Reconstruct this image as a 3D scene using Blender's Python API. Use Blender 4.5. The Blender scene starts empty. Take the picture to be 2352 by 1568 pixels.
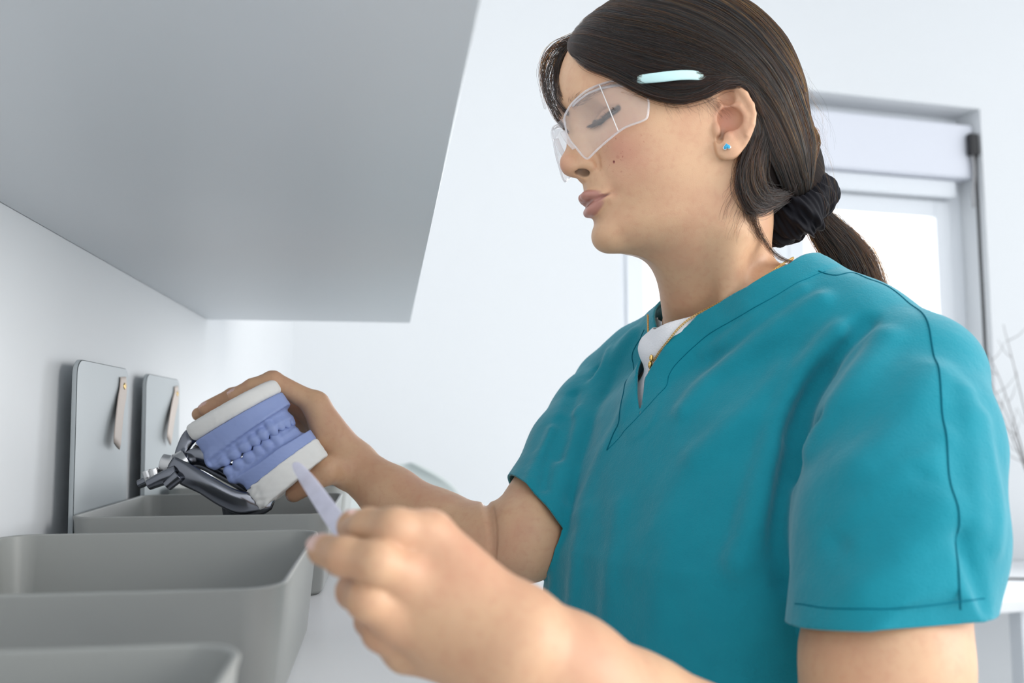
import bpy, bmesh, math, random
import numpy as np
from mathutils import Vector, Matrix
random.seed(7); rng = np.random.default_rng(7)
SC = bpy.context.scene
COL = SC.collection

# ------------------------------------------------------------------ camera
F, CX, CY, ZC = 1960.0, 1176.0, 784.0, 1.23
YAW, PIT = math.radians(8.21), math.radians(5.39)
FWD = np.array([math.sin(YAW)*math.cos(PIT), math.cos(YAW)*math.cos(PIT), math.sin(PIT)])
RGT = np.array([math.cos(YAW), -math.sin(YAW), 0.0])
UPV = np.cross(RGT, FWD)
CAM = np.array([0.0, 0.0, ZC])
def P(px, py, d):
    """the place in the room, d metres deep, that the photograph shows at px, py"""
    return CAM + d*((px-CX)/F*RGT + (CY-py)/F*UPV + FWD)
cd = bpy.data.cameras.new('camera'); cam = bpy.data.objects.new('camera', cd); COL.objects.link(cam)
cd.sensor_width = 36.0; cd.lens = 30.0; cd.clip_start = 0.02
cam.matrix_world = Matrix(((RGT[0], UPV[0], -FWD[0], CAM[0]), (RGT[1], UPV[1], -FWD[1], CAM[1]), (RGT[2], UPV[2], -FWD[2], CAM[2]), (0, 0, 0, 1)))
cd.dof.use_dof = True; cd.dof.focus_distance = 0.72; cd.dof.aperture_fstop = 5.6
SC.camera = cam

# ------------------------------------------------------------------ light
SC.view_settings.view_transform = 'Standard'; SC.view_settings.look = 'None'
SC.view_settings.gamma = 1.0; SC.view_settings.use_curve_mapping = False
SC.view_settings.exposure = 1.0
wd = bpy.data.worlds.new('daylight'); SC.world = wd; wd.use_nodes = True
bg = wd.node_tree.nodes['Background']; bg.inputs[0].default_value = (0.955, 0.98, 1.0, 1); bg.inputs[1].default_value = 0.84
def area(name, loc, aim, sx, sy, power, col):
    l = bpy.data.lights.new(name, 'AREA'); l.shape = 'RECTANGLE'; l.size = sx; l.size_y = sy; l.energy = power; l.color = col
    o = bpy.data.objects.new(name, l); COL.objects.link(o); o.location = loc
    o.rotation_euler = (Vector(aim)-Vector(loc)).to_track_quat('-Z', 'Y').to_euler(); return o
area('window_daylight', (1.95, 3.75, 1.42), (1.95+.1098, 3.75-.994, 1.40), 3.4, 1.6, 95, (0.96, 0.98, 1.0))
area('assumed_side_light', (2.6, -0.5, 1.8), (-0.3, 0.6, 1.2), 1.6, 1.5, 13, (1.0, 0.98, 0.95)).data.spread = math.radians(115)  # added lamp, light assumed from the right; no window modelled, beam narrowed

# ------------------------------------------------------------------ materials
def mat(name, col, rough=0.5, metal=0.0, spec=0.5, **kw):
    m = bpy.data.materials.new(name); m.use_nodes = True
    b = m.node_tree.nodes['Principled BSDF']
    b.inputs['Base Color'].default_value = (*col, 1); b.inputs['Roughness'].default_value = rough
    b.inputs['Metallic'].default_value = metal; b.inputs['Specular IOR Level'].default_value = spec
    for k, v in kw.items(): b.inputs[k.replace('_', ' ')].default_value = v
    return m
def N(m, t, **kw):
    n = m.node_tree.nodes.new(t)
    for k, v in kw.items(): setattr(n, k, v)
    return n
def L(m, a, b): m.node_tree.links.new(a, b)
def bsdf(m): return m.node_tree.nodes['Principled BSDF']
def add_noise_bump(m, scale, strength, dist=0.001, detail=3):
    tc = N(m, 'ShaderNodeTexCoord'); nz = N(m, 'ShaderNodeTexNoise'); nz.inputs['Scale'].default_value = scale; nz.inputs['Detail'].default_value = detail
    bp = N(m, 'ShaderNodeBump'); bp.inputs['Strength'].default_value = strength; bp.inputs['Distance'].default_value = dist
    L(m, tc.outputs['Object'], nz.inputs['Vector']); L(m, nz.outputs['Fac'], bp.inputs['Height']); L(m, bp.outputs['Normal'], bsdf(m).inputs['Normal'])
    return nz
def add_noise_colour(m, scale, c1, c2, detail=4):
    tc = N(m, 'ShaderNodeTexCoord'); nz = N(m, 'ShaderNodeTexNoise'); nz.inputs['Scale'].default_value = scale; nz.inputs['Detail'].default_value = detail
    cr = N(m, 'ShaderNodeValToRGB'); cr.color_ramp.elements[0].position = 0.35; cr.color_ramp.elements[1].position = 0.65
    cr.color_ramp.elements[0].color = (*c1, 1); cr.color_ramp.elements[1].color = (*c2, 1)
    L(m, tc.outputs['Object'], nz.inputs['Vector']); L(m, nz.outputs['Fac'], cr.inputs['Fac']); L(m, cr.outputs['Color'], bsdf(m).inputs['Base Color'])

# ------------------------------------------------------------------ objects
def tag(o, label=None, cat=None, group=None, kind=None):
    if label: o['label'] = label
    if cat: o['category'] = cat
    if group: o['group'] = group
    if kind: o['kind'] = kind
    return o
def empty(name, loc=(0, 0, 0), label=None, cat=None, group=None):
    o = bpy.data.objects.new(name, None); COL.objects.link(o); o.location = loc; o.empty_display_size = 0.05
    return tag(o, label, cat, group)
def origin_of(o):
    p = np.zeros(3)
    while o is not None: p = p+np.array(o.location); o = o.parent
    return p
def mesh_obj(name, V, Fc, m, parent=None, smooth=True):
    """V in world metres; a child keeps its world place"""
    me = bpy.data.meshes.new(name)
    V = np.asarray(V, dtype=np.float64)
    if parent is not None: V = V - origin_of(parent)
    if isinstance(Fc, np.ndarray):
        nf, k = Fc.shape
        me.vertices.add(len(V)); me.vertices.foreach_set('co', V.astype(np.float32).ravel())
        me.loops.add(nf*k); me.loops.foreach_set('vertex_index', Fc.astype(np.int32).ravel())
        me.polygons.add(nf); me.polygons.foreach_set('loop_start', np.arange(0, nf*k, k, dtype=np.int32))
        me.update(calc_edges=True)
    else:
        me.from_pydata([tuple(v) for v in V], [], Fc)
    me.validate()
    if smooth: me.polygons.foreach_set('use_smooth', np.ones(len(me.polygons), dtype=bool))
    o = bpy.data.objects.new(name, me); COL.objects.link(o); me.materials.append(m)
    if parent is not None: o.parent = parent
    return o
def bm_obj(name, bm, m, parent=None, smooth=False, bevel=0.0, seg=3):
    """bm in world metres"""
    me = bpy.data.meshes.new(name)
    if parent is not None: bmesh.ops.translate(bm, verts=bm.verts, vec=-Vector(origin_of(parent)))
    bmesh.ops.recalc_face_normals(bm, faces=bm.faces)
    bm.to_mesh(me); bm.free()
    o = bpy.data.objects.new(name, me); COL.objects.link(o); me.materials.append(m)
    if parent is not None: o.parent = parent
    if smooth: me.polygons.foreach_set('use_smooth', np.ones(len(me.polygons), dtype=bool))
    if bevel:
        b = o.modifiers.new('bevel', 'BEVEL'); b.width = bevel; b.segments = seg; b.limit_method = 'ANGLE'
        for p in me.polygons: p.use_smooth = True
        w = o.modifiers.new('normals', 'WEIGHTED_NORMAL')
    return o
def add_box(bm, lo, hi, M=None):
    vs = [bm.verts.new((x, y, z)) for x in (lo[0], hi[0]) for y in (lo[1], hi[1]) for z in (lo[2], hi[2])]
    for f in ((0, 1, 3, 2), (4, 6, 7, 5), (0, 4, 5, 1), (2, 3, 7, 6), (0, 2, 6, 4), (1, 5, 7, 3)): bm.faces.new([vs[i] for i in f])
    if M is not None: bmesh.ops.transform(bm, matrix=M, verts=vs)
    return vs
def box_obj(name, lo, hi, m, parent=None, bevel=0.0, M=None):
    bm = bmesh.new(); add_box(bm, lo, hi, M); return bm_obj(name, bm, m, parent, bevel=bevel)
def catmull(pts, n):
    pts = np.asarray(pts, float); q = np.vstack([2*pts[0]-pts[1], pts, 2*pts[-1]-pts[-2]]); out = []
    m = len(pts)-1
    for t in np.linspace(0, m-1e-9, n):
        i = int(t); f = t-i; a, b, c, d = q[i:i+4]
        out.append(0.5*((2*b)+(c-a)*f+(2*a-5*b+4*c-d)*f*f+(-a+3*b-3*c+d)*f**3))
    return np.array(out)
def tube(pts, rad, ns=12, flat=None, up=None, cap=True):
    """tube along pts; rad scalar or list; flat = (width, height) factors; up fixes the roll. returns V, F"""
    pts = np.asarray(pts, float); n = len(pts); rad = np.broadcast_to(np.asarray(rad, float), (n,))
    T = np.gradient(pts, axis=0); T /= np.linalg.norm(T, axis=1)[:, None]
    if up is None:
        u = np.cross(T[0], [0.3, 0.2, 1.0]); u /= np.linalg.norm(u)
    V = []
    for i in range(n):
        if up is not None:
            uu = np.asarray(up[i] if np.ndim(up) == 2 else up, float); s = np.cross(T[i], uu)
        else:
            uu = u-T[i]*(u@T[i]); u = uu/np.linalg.norm(uu); s = np.cross(T[i], u)
        s /= np.linalg.norm(s); w = np.cross(s, T[i])
        fa, fb = flat if flat is not None else (1, 1)
        for k in range(ns):
            a = 2*math.pi*k/ns
            V.append(pts[i]+rad[i]*(fa*math.cos(a)*s+fb*math.sin(a)*w))
    Fc = [(i*ns+k, i*ns+(k+1) % ns, (i+1)*ns+(k+1) % ns, (i+1)*ns+k) for i in range(n-1) for k in range(ns)]
    if cap: Fc += [tuple(range(ns))[::-1], tuple((n-1)*ns+k for k in range(ns))]
    return np.array(V), Fc
def join(parts):
    V, Fc, o = [], [], 0
    for v, f in parts:
        V.append(np.asarray(v)); Fc += [tuple(int(i)+o for i in q) for q in f]; o += len(v)
    return np.vstack(V), Fc

# ------------------------------------------------------------------ sculpting with distance fields
def smin(a, b, k):
    if k <= 0: return np.minimum(a, b)
    h = np.maximum(k-np.abs(a-b), 0)/k
    return np.minimum(a, b)-h*h*k*0.25
def smax(a, b, k): return -smin(-a, -b, k)
def s_ell(c, r, R=None):
    c = np.asarray(c, float); r = np.asarray(r, float)
    def f(p):
        q = p-c
        if R is not None: q = q@R
        k0 = np.sqrt(((q/r)**2).sum(1)); k1 = np.sqrt(((q/(r*r))**2).sum(1))+1e-12
        return k0*(k0-1)/k1
    return f, c, r.max()
def s_cap(a, b, ra, rb):
    a = np.asarray(a, float); b = np.asarray(b, float); ab = b-a; l2 = ab@ab
    def f(p):
        q = p-a; h = np.clip(q@ab/l2, 0, 1)
        e = q-h[:, None]*ab
        return np.sqrt((e*e).sum(1))-(ra+(rb-ra)*h)
    return f, (a+b)/2, math.sqrt(l2)/2+max(ra, rb)
def s_chain(pts, rads, k=0):
    pts = [np.asarray(q, float) for q in pts]
    segs = [s_cap(pts[i], pts[i+1], rads[i], rads[i+1]) for i in range(len(pts)-1)]
    A = np.array(pts); c = (A.min(0)+A.max(0))/2; R = np.linalg.norm(A-c, axis=1).max()+max(rads)
    def f(p):
        d = segs[0][0](p)
        for s in segs[1:]: d = smin(d, s[0](p), k)
        return d
    return f, c, R
def rot_to(x, z=(0, 0, 1)):
    x = np.asarray(x, float); x = x/np.linalg.norm(x); y = np.cross(z, x); y /= np.linalg.norm(y); return np.stack([x, y, np.cross(x, y)], 1)
class Sculpt:
    def __init__(s): s.ops = []
    def add(s, prim, k=0): s.ops.append(('a', prim, k)); return s
    def fingers(s, prims, k): s.ops.append(('f', (prims, None, 0), k)); return s
    def sub(s, prim, k=0): s.ops.append(('s', prim, k)); return s
    def inter(s, f, k=0): s.ops.append(('i', (f, None, 0), k)); return s
    def disp(s, f, c=None, R=0): s.ops.append(('d', (f, None if c is None else np.asarray(c, float), R), 0)); return s
    def __call__(s, p, bc=None, br=0):
        d = np.full(len(p), 1e3)
        for op, (f, c, R), k in s.ops:
            if bc is not None and c is not None and np.linalg.norm(c-bc) > R+br+k+s.pad: continue
            if op == 'f':
                e = [smin(d, g(p), k) for g, gc, gR in f if bc is None or np.linalg.norm(gc-bc) <= gR+br+k+s.pad]
                if e: d = np.minimum.reduce(e)
            elif op == 'a': d = smin(d, f(p), k)
            elif op == 's': d = smax(d, -f(p), k)
            elif op == 'i': d = smax(d, f(p), k)
            else: d = d-f(p)
        return d
    def mesh(s, lo, hi, h, B=16):
        lo = np.asarray(lo, float); n = np.maximum(np.ceil((np.asarray(hi)-lo)/h/B).astype(int), 1)
        s.pad = 3*h
        G = np.full(n*B+1, 1e3, dtype=np.float32)
        a = np.arange(B+1)*h
        off = np.stack(np.meshgrid(a, a, a, indexing='ij'), -1).reshape(-1, 3)
        half = B*h/2; br = half*1.7321
        for i in range(n[0]):
            for j in range(n[1]):
                for k in range(n[2]):
                    b0 = lo+np.array([i, j, k])*B*h; bc = b0+half
                    if abs(s(bc[None], bc, br*1.2)[0]) > br*1.75+3*h: 
                        if s(bc[None], bc, br*1.2)[0] < 0: G[i*B:i*B+B+1, j*B:j*B+B+1, k*B:k*B+B+1] = np.where(G[i*B:i*B+B+1, j*B:j*B+B+1, k*B:k*B+B+1] > 100, -1e3, G[i*B:i*B+B+1, j*B:j*B+B+1, k*B:k*B+B+1])
                        continue
                    G[i*B:i*B+B+1, j*B:j*B+B+1, k*B:k*B+B+1] = s(b0+off, bc, br).reshape(B+1, B+1, B+1)
        return nets(G, lo, h)
def nets(G, lo, h):
    S = G < 0
    S[0] = S[-1] = False; S[:, 0] = S[:, -1] = False; S[:, :, 0] = S[:, :, -1] = False
    G = np.clip(np.where(S, np.minimum(G, -1e-9), np.maximum(G, 1e-9)), -4*h, 4*h)
    c = [S[i:S.shape[0]-1+i, j:S.shape[1]-1+j, k:S.shape[2]-1+k] for i in (0, 1) for j in (0, 1) for k in (0, 1)]
    cnt = sum(x.astype(np.int8) for x in c); act = (cnt > 0) & (cnt < 8)
    I = np.argwhere(act); idx = np.full(act.shape, -1, dtype=np.int32); idx[act] = np.arange(len(I))
    cor = [(i, j, k) for i in (0, 1) for j in (0, 1) for k in (0, 1)]
    g = np.stack([G[I[:, 0]+a, I[:, 1]+b, I[:, 2]+d] for a, b, d in cor], 1).astype(np.float64)
    acc = np.zeros((len(I), 3)); w = np.zeros(len(I))
    for x in range(8):
        for y in range(x+1, 8):
            if sum(abs(cor[x][q]-cor[y][q]) for q in range(3)) != 1: continue
            m = (g[:, x] < 0) != (g[:, y] < 0)
            t = g[:, x]/(g[:, x]-g[:, y]+1e-20)
            pt = np.array(cor[x])+t[:, None]*(np.array(cor[y])-np.array(cor[x]))
            acc += np.where(m[:, None], pt, 0); w += m
    V = lo+(I+acc/w[:, None])*h
    Q = []
    for ax in range(3):
        sl0 = [slice(None)]*3; sl1 = [slice(None)]*3; sl0[ax] = slice(0, -1); sl1[ax] = slice(1, None)
        A, Bq = S[tuple(sl0)], S[tuple(sl1)]
        E = np.argwhere(A != Bq); fl = A[tuple(E.T)]
        o1, o2 = [(1, 2), (2, 0), (0, 1)][ax]
        ok = (E[:, o1] > 0) & (E[:, o2] > 0) & (E[:, o1] < idx.shape[o1]) & (E[:, o2] < idx.shape[o2]); E = E[ok]; fl = fl[ok]
        def cell(d1, d2):
            e = E.copy(); e[:, o1] += d1; e[:, o2] += d2; return idx[tuple(e.T)]
        q = np.stack([cell(-1, -1), cell(0, -1), cell(0, 0), cell(-1, 0)], 1)
        q[~fl] = q[~fl][:, ::-1]; Q.append(q)
    return V, np.vstack(Q)
def clip_mesh(V, Q, s):
    """keep the side s < 0 of a quad or triangle mesh, cutting faces cleanly"""
    if Q.shape[1] == 4: Q = np.vstack([Q[:, [0, 1, 2]], Q[:, [0, 2, 3]]])
    ins = s < 0; k = ins[Q].sum(1)
    out = [Q[k == 3]]; V = list([V]); base = len(s); edge = {}; extra = []
    def cut(a, b):
        key = (a, b) if a < b else (b, a)
        if key not in edge:
            t = s[a]/(s[a]-s[b]); edge[key] = base+len(extra); extra.append(V[0][a]+t*(V[0][b]-V[0][a]))
        return edge[key]
    new = []
    for t in Q[k == 1]:
        i = int(np.argmax(ins[t])); a, b, c = int(t[i]), int(t[(i+1) % 3]), int(t[(i+2) % 3]); new.append((a, cut(a, b), cut(a, c)))
    for t in Q[k == 2]:
        i = int(np.argmin(ins[t])); a, b, c = int(t[i]), int(t[(i+1) % 3]), int(t[(i+2) % 3])
        x, y = cut(a, b), cut(a, c); new += [(x, b, c), (x, c, y)]
    if new: out.append(np.array(new))
    Q = np.vstack(out); W = np.vstack([V[0]]+([np.array(extra)] if extra else []))
    u, inv = np.unique(Q, return_inverse=True)
    return W[u], inv.reshape(-1, 3), u
def vert_attr(o, name, a):
    at = o.data.attributes.new(name, 'FLOAT', 'POINT'); at.data.foreach_set('value', np.asarray(a, dtype=np.float32))
QUAL, SCRUB_H = 1.0, 2.4
# ------------------------------------------------------------------ the room
M_WALL = mat('white_paint', (0.74, 0.76, 0.78), 0.85, spec=0.2); add_noise_bump(M_WALL, 260, 0.03, 0.0004)
M_CEIL = mat('ceiling_white', (0.88, 0.89, 0.90), 0.9, spec=0.2)
M_FLOOR = mat('grey_vinyl', (0.50, 0.51, 0.52), 0.45); add_noise_colour(M_FLOOR, 30, (0.46, 0.47, 0.48), (0.54, 0.55, 0.56))
M_CAB = mat('cabinet_board', (0.66, 0.69, 0.72), 0.38); add_noise_bump(M_CAB, 420, 0.05, 0.0003)
M_TOP = mat('white_laminate', (0.82, 0.83, 0.85), 0.42); add_noise_bump(M_TOP, 200, 0.02, 0.0003)
M_FRAME = mat('window_plastic', (0.74, 0.77, 0.81), 0.35)
M_BLIND = mat('blind_cassette_white', (0.70, 0.72, 0.79), 0.5)
M_BLACK = mat('black_rubber', (0.012, 0.012, 0.014), 0.5)
M_STRAP = mat('strap_grey', (0.35, 0.35, 0.36), 0.6)
def glass_mat():
    m = bpy.data.materials.new('window_glass'); m.use_nodes = True; nt = m.node_tree; nt.nodes.remove(bsdf(m))
    o = nt.nodes['Material Output']; t = N(m, 'ShaderNodeBsdfTransparent'); g = N(m, 'ShaderNodeBsdfGlossy'); g.inputs['Roughness'].default_value = 0.02
    mx = N(m, 'ShaderNodeMixShader'); fr = N(m, 'ShaderNodeFresnel'); fr.inputs['IOR'].default_value = 1.3
    L(m, fr.outputs[0], mx.inputs[0]); L(m, t.outputs[0], mx.inputs[1]); L(m, g.outputs[0], mx.inputs[2]); L(m, mx.outputs[0], o.inputs['Surface']); return m
M_PANE = glass_mat()
XW, ZT, ZR, ZB = -0.305, 1.0719, 1.1468, 1.4020       # left wall, worktop, box rims, underside of the wall cabinet
BO = np.array([-0.305, 2.789, 0.0]); BD = np.array([0.99395, 0.10983, 0.0]); BN = np.array([-0.10983, 0.99395, 0.0])
BM = Matrix(((BD[0], BN[0], 0, BO[0]), (BD[1], BN[1], 0, BO[1]), (0, 0, 1, 0), (0, 0, 0, 1)))   # along the back wall, into it, up
def st(o): o['kind'] = 'structure'; return o
st(box_obj('floor', (-0.45, -1.4, -0.05), (4.6, 3.9, 0.0), M_FLOOR))
st(box_obj('ceiling', (-0.45, -1.4, 3.35), (4.6, 3.9, 3.40), M_CEIL))
st(box_obj('wall_left', (XW-0.12, -1.4, 0.0), (XW, 2.79+0.02, 3.35), M_WALL))
WS0, WS1, WZ0, WZ1 = 1.12, 2.706, 0.86, 2.508
bm = bmesh.new()
add_box(bm, (-0.12, 0, 0), (WS0, 0.30, 3.35), BM); add_box(bm, (WS1, 0, 0), (4.5, 0.30, 3.35), BM)
add_box(bm, (WS0, 0, 0), (WS1, 0.30, WZ0), BM); add_box(bm, (WS0, 0, WZ1), (WS1, 0.30, 3.35), BM)
st(bm_obj('wall_back', bm, M_WALL))
# window: outer frame, two sashes with panes
win = st(empty('window_1', tuple(BM @ Vector((1.9, 0.14, WZ0)))))
def ring(bm, s0, s1, z0, z1, w, y0, y1):
    add_box(bm, (s0, y0, z0), (s0+w, y1, z1), BM); add_box(bm, (s1-w, y0, z0), (s1, y1, z1), BM)
    add_box(bm, (s0+w, y0, z0), (s1-w, y1, z0+w), BM); add_box(bm, (s0+w, y0, z1-w), (s1-w, y1, z1), BM)
bm = bmesh.new(); ring(bm, WS0+.001, WS1-.001, WZ0+.001, 2.20, 0.085, 0.125, 0.20); add_box(bm, (WS0+.001, 0.125, 2.2005), (WS1-.001, 0.20, 2.507), BM); st(bm_obj('window_frame', bm, M_FRAME, win, bevel=0.004))
for a, b in ((WS0+.07, 1.873), (1.873, WS1-.07)):
    bm = bmesh.new(); ring(bm, a, b, WZ0+.07, 2.145, 0.072, 0.112, 0.165); s = st(bm_obj('window_sash', bm, M_FRAME, win, bevel=0.005))
    p = box_obj('window_pane', (a+.068, 0.135, WZ0+.138), (b-.068, 0.143, 2.077), M_PANE, None, M=BM); p.parent = s; p.matrix_parent_inverse = Matrix.Translation(Vector(origin_of(s))).inverted(); st(p)
bm = bmesh.new(); add_box(bm, (WS0+.002, -0.02, WZ0-.025), (WS1-.002, 0.13, WZ0), BM); st(bm_obj('window_sill', bm, M_TOP, win, bevel=0.004))
# roller blind cassette above the window
bl = empty('roller_blind', tuple(BM @ Vector((1.9, 0.06, 2.22))), 'white roller blind cassette across the top of the window recess', 'blind')
box_obj('cassette', (WS0+.004, 0.035, 2.225), (WS1-.006, 0.118, 2.452), M_BLIND, bl, bevel=0.012, M=BM)
box_obj('bottom_rail', (WS0+.012, 0.07, 2.150), (WS1-.07, 0.105, 2.222), M_FRAME, bl, bevel=0.008, M=BM)
sb = empty('blind_strap', tuple(BM @ Vector((2.69, 0.05, 1.2))), 'black pull strap hanging down the right side of the window recess', 'strap')
pts = [BM @ Vector((2.688, 0.018, z)) for z in np.linspace(2.36, 0.93, 16)]
V, Fc = tube([tuple(p) for p in pts], 0.0085, 8, flat=(1.0, 0.35), up=tuple(BN)); mesh_obj('webbing', V, Fc, M_BLACK, sb)
box_obj('strap_guide', (2.655, 0.004, 2.315), (2.700, 0.030, 2.405), M_BLACK, sb, bevel=0.006, M=BM)
V, Fc = tube([tuple(BM @ Vector((2.672+.006*math.sin(i*.5), 0.018, 2.32-i*.02))) for i in range(12)], 0.006, 8); mesh_obj('pull_cord', V, Fc, M_STRAP, sb)
# wall cabinet over the worktop
cab = empty('wall_cabinet', (XW, 0.7, ZB), 'pale grey wall cabinet hung over the storage boxes, seen from below', 'cabinet')
box_obj('underside_panel', (XW+.001, -0.5, ZB), (0.0353, 1.488, ZB+.019), M_CAB, cab, bevel=0.0008)
bm = bmesh.new(); add_box(bm, (XW+.001, -0.5, ZB+.0195), (0.013, 1.488, ZB+.70)); bm_obj('carcass', bm, M_CAB, cab)
for k in range(3): box_obj('door', (0.0142, -0.5+k*.663, ZB+.0195), (0.0342, -0.5+k*.663+.660, ZB+.70), M_CAB, cab, bevel=0.001)
# worktop and base cabinets
box_obj('worktop', (XW+.001, -0.6, ZT-.03), (0.079, 1.47, ZT), M_TOP, None, bevel=0.003)
tag(bpy.data.objects['worktop'], 'white laminate worktop along the left wall carrying the grey boxes', 'worktop')
bc = empty('base_cabinet', (XW, 0.4, 0.0), 'white base cabinet under the laminate worktop', 'cabinet')
box_obj('carcass', (XW+.001, -0.6, 0.0), (0.06, 1.46, ZT-.0305), M_TOP, bc, bevel=0.002)
for k in range(3): box_obj('door', (0.061, -0.58+k*.68, 0.1), (0.08, -0.58+k*.68+.675, ZT-.04), M_TOP, bc, bevel=0.002)
# desk along the back wall, behind her
dk = empty('desk', tuple(BM @ Vector((2.1, -0.33, 0))), 'white desk along the back wall below the window', 'desk')
box_obj('desk_top', (0.55, -0.62, 0.655), (3.9, -0.012, 0.69), M_TOP, dk, bevel=0.004, M=BM)
for s in (0.6, 2.2, 3.8):
    for y in (-0.58, -0.09): box_obj('leg', (s, y, 0.0), (s+.05, y+.05, 0.6545), M_FRAME, dk, bevel=0.003, M=BM)
def desk_pt(s, y, z): return tuple(BM @ Vector((s, y, z)))
cb = [desk_pt(*q) for q in ((2.30, -.30, .694), (2.40, -.33, .694), (2.50, -.36, .694), (2.60, -.34, .695), (2.70, -.36, .702))]
V, Fc = tube(catmull(cb, 30), 0.004, 8); tag(mesh_obj('cable', V, Fc, M_BLACK), 'thin black cable lying on the white desk at the lower right', 'cable')
tag(box_obj('docking_block', (2.70, -.45, .6905), (2.86, -.27, .76), mat('dark_navy_plastic', (0.02, 0.03, 0.05), .4), None, bevel=0.008, M=BM), 'dark desk device with the cable plugged in, at the right edge', 'device')
# bare twigs at the right edge
M_TWIG = mat('twig_bark', (0.10, 0.085, 0.08), 0.8); M_VASE = mat('vase_glaze', (0.72, 0.73, 0.75), 0.3)
vs = empty('dried_twigs', desk_pt(2.78, -.16, .6905), 'white vase of thin bare dark twigs on the desk, right of the window', 'plant')
prof = [(0.0, 0.0), (.040, 0.0), (.050, .03), (.052, .09), (.040, .15), (.022, .19), (.026, .215), (.021, .215), (.017, .19), (.034, .15), (.046, .09), (.044, .03), (.0, .012)]
V = []; ns = 24; o = np.array(vs.location)
for r, z in prof:
    for k in range(ns): V.append(o+[r*math.cos(2*math.pi*k/ns), r*math.sin(2*math.pi*k/ns), z])
Fc = [(i*ns+k, i*ns+(k+1) % ns, (i+1)*ns+(k+1) % ns, (i+1)*ns+k) for i in range(len(prof)-1) for k in range(ns)]
mesh_obj('vase', V, Fc, M_VASE, vs)
for k in range(7):
    a = 2.2+k*.55; top = o+[.28*math.cos(a)*(.5+.1*k % .5)-.05, .12*math.sin(a), .62+.07*((k*3) % 5)]; base = o+[.01*math.cos(a), .01*math.sin(a), .05]
    main = catmull([base, base*.6+top*.4+[0, 0, .06], base*.25+top*.75+[.015*math.sin(k), 0, .03], top], 18); parts = [tube(main, np.linspace(.0028, .0009, 18), 6)]
    for q in (7, 10, 13, 15):
        e = main[q]+[.07*math.cos(a+q), .04*math.sin(q*2.), .07]; parts.append(tube(catmull([main[q], (main[q]+e)/2+[0, 0, -.012], e], 8), np.linspace(.0014, .0006, 8), 5))
    V, Fc = join(parts); mesh_obj('twig', V, Fc, M_TWIG, vs)
# chair beyond the worktop
M_SHELL = mat('sage_grey_plastic', (0.56, 0.61, 0.60), 0.45)
cp = P(925, 1066, 2.25); ch = empty('chair', (cp[0], cp[1]-.02, 0.0), 'pale grey-green shell chair far behind the raised forearm', 'chair')
zt = cp[2]; g = []; nu, nv = 13, 15
for j in range(nv):
    v = j/(nv-1); z = 0.47+(zt-0.47)*v; hw = 0.20*(1-.10*v)*min(1, math.sqrt(max(1e-4, 1-max(0, (v-.72)/.28)**2.2))); hw = max(hw, .02)
    for i in range(nu):
        u = -1+2*i/(nu-1); g.append((cp[0]+hw*u, cp[1]-.02+.035*(1-u*u)+.05*v, z))
Fc = [(j*nu+i, j*nu+i+1, (j+1)*nu+i+1, (j+1)*nu+i) for j in range(nv-1) for i in range(nu-1)]
b = mesh_obj('backrest', g, Fc, M_SHELL, ch); sd = b.modifiers.new('thick', 'SOLIDIFY'); sd.thickness = .012; b.modifiers.new('round', 'SUBSURF').render_levels = 2
box_obj('seat', (cp[0]-.21, cp[1]-.44, .435), (cp[0]+.21, cp[1]-.01, .468), M_SHELL, ch, bevel=.014)
for sx in (-.18, .18):
    for sy in (-.40, -.05):
        V, Fc = tube([(cp[0]+sx*.8, cp[1]+sy, .43), (cp[0]+sx*1.1, cp[1]+sy*1.05, 0.0)], .013, 12); mesh_obj('leg', V, Fc, M_FRAME, ch)
# ------------------------------------------------------------------ storage boxes and their lids
M_BOX = mat('grey_box_plastic', (0.31, 0.32, 0.31), 0.42); add_noise_bump(M_BOX, 500, 0.03, 0.0002)
M_LID = mat('grey_lid_plastic', (0.44, 0.48, 0.50), 0.28); M_STRAP_TAN = mat('pale_leather', (0.62, 0.54, 0.49), 0.6); M_BRASS = mat('brass', (0.75, 0.52, 0.22), 0.25, 1.0)
def rrect(x0, x1, y0, y1, r, n=6):
    out = []
    for cx, cy, a in ((x1-r, y1-r, 0), (x0+r, y1-r, 90), (x0+r, y0+r, 180), (x1-r, y0+r, 270)):
        for k in range(n+1):
            t = math.radians(a+90*k/n); out.append((cx+r*math.cos(t), cy+r*math.sin(t)))
    return out
def make_box(y0, y1, label, x0=-0.2785, x1=-0.0515):
    t = empty('storage_box', ((x0+x1)/2, (y0+y1)/2, ZT), label, 'box', 'grey storage boxes in a row along the wall')
    rings = []; H = ZR-ZT
    def R(inset, z, r): rings.append([(x, y, z) for x, y in rrect(x0+inset, x1-inset, y0+inset, y1-inset, r)])
    R(.010, ZT, .012); R(.0065, ZT+.004, .016); R(.0008, ZR-.004, .020); R(0, ZR-.0012, .020); R(.0006, ZR, .020); R(.0024, ZR, .019); R(.003, ZR-.0012, .019); R(.009, ZT+.008, .014); R(.016, ZT+.003, .010)
    n = len(rings[0]); V = [p for r in rings for p in r]
    Fc = [(i*n+k, i*n+(k+1) % n, (i+1)*n+(k+1) % n, (i+1)*n+k) for i in range(len(rings)-1) for k in range(n)]
    Fc += [tuple(range(n))[::-1], tuple((len(rings)-1)*n+k for k in range(n))]
    o = mesh_obj('tub', V, Fc, M_BOX, t); o.modifiers.new('normals', 'WEIGHTED_NORMAL'); return t
make_box(.806, 1.046, 'grey plastic storage box under the dental model, second from the far end')
make_box(.452, .692, 'open empty grey storage box just left of the near hand')
make_box(.106, .346, 'grey storage box cut off at the bottom left corner, nearest of the row')
make_box(1.140, 1.38, 'grey storage box farthest down the worktop, behind the dental model')
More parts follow.
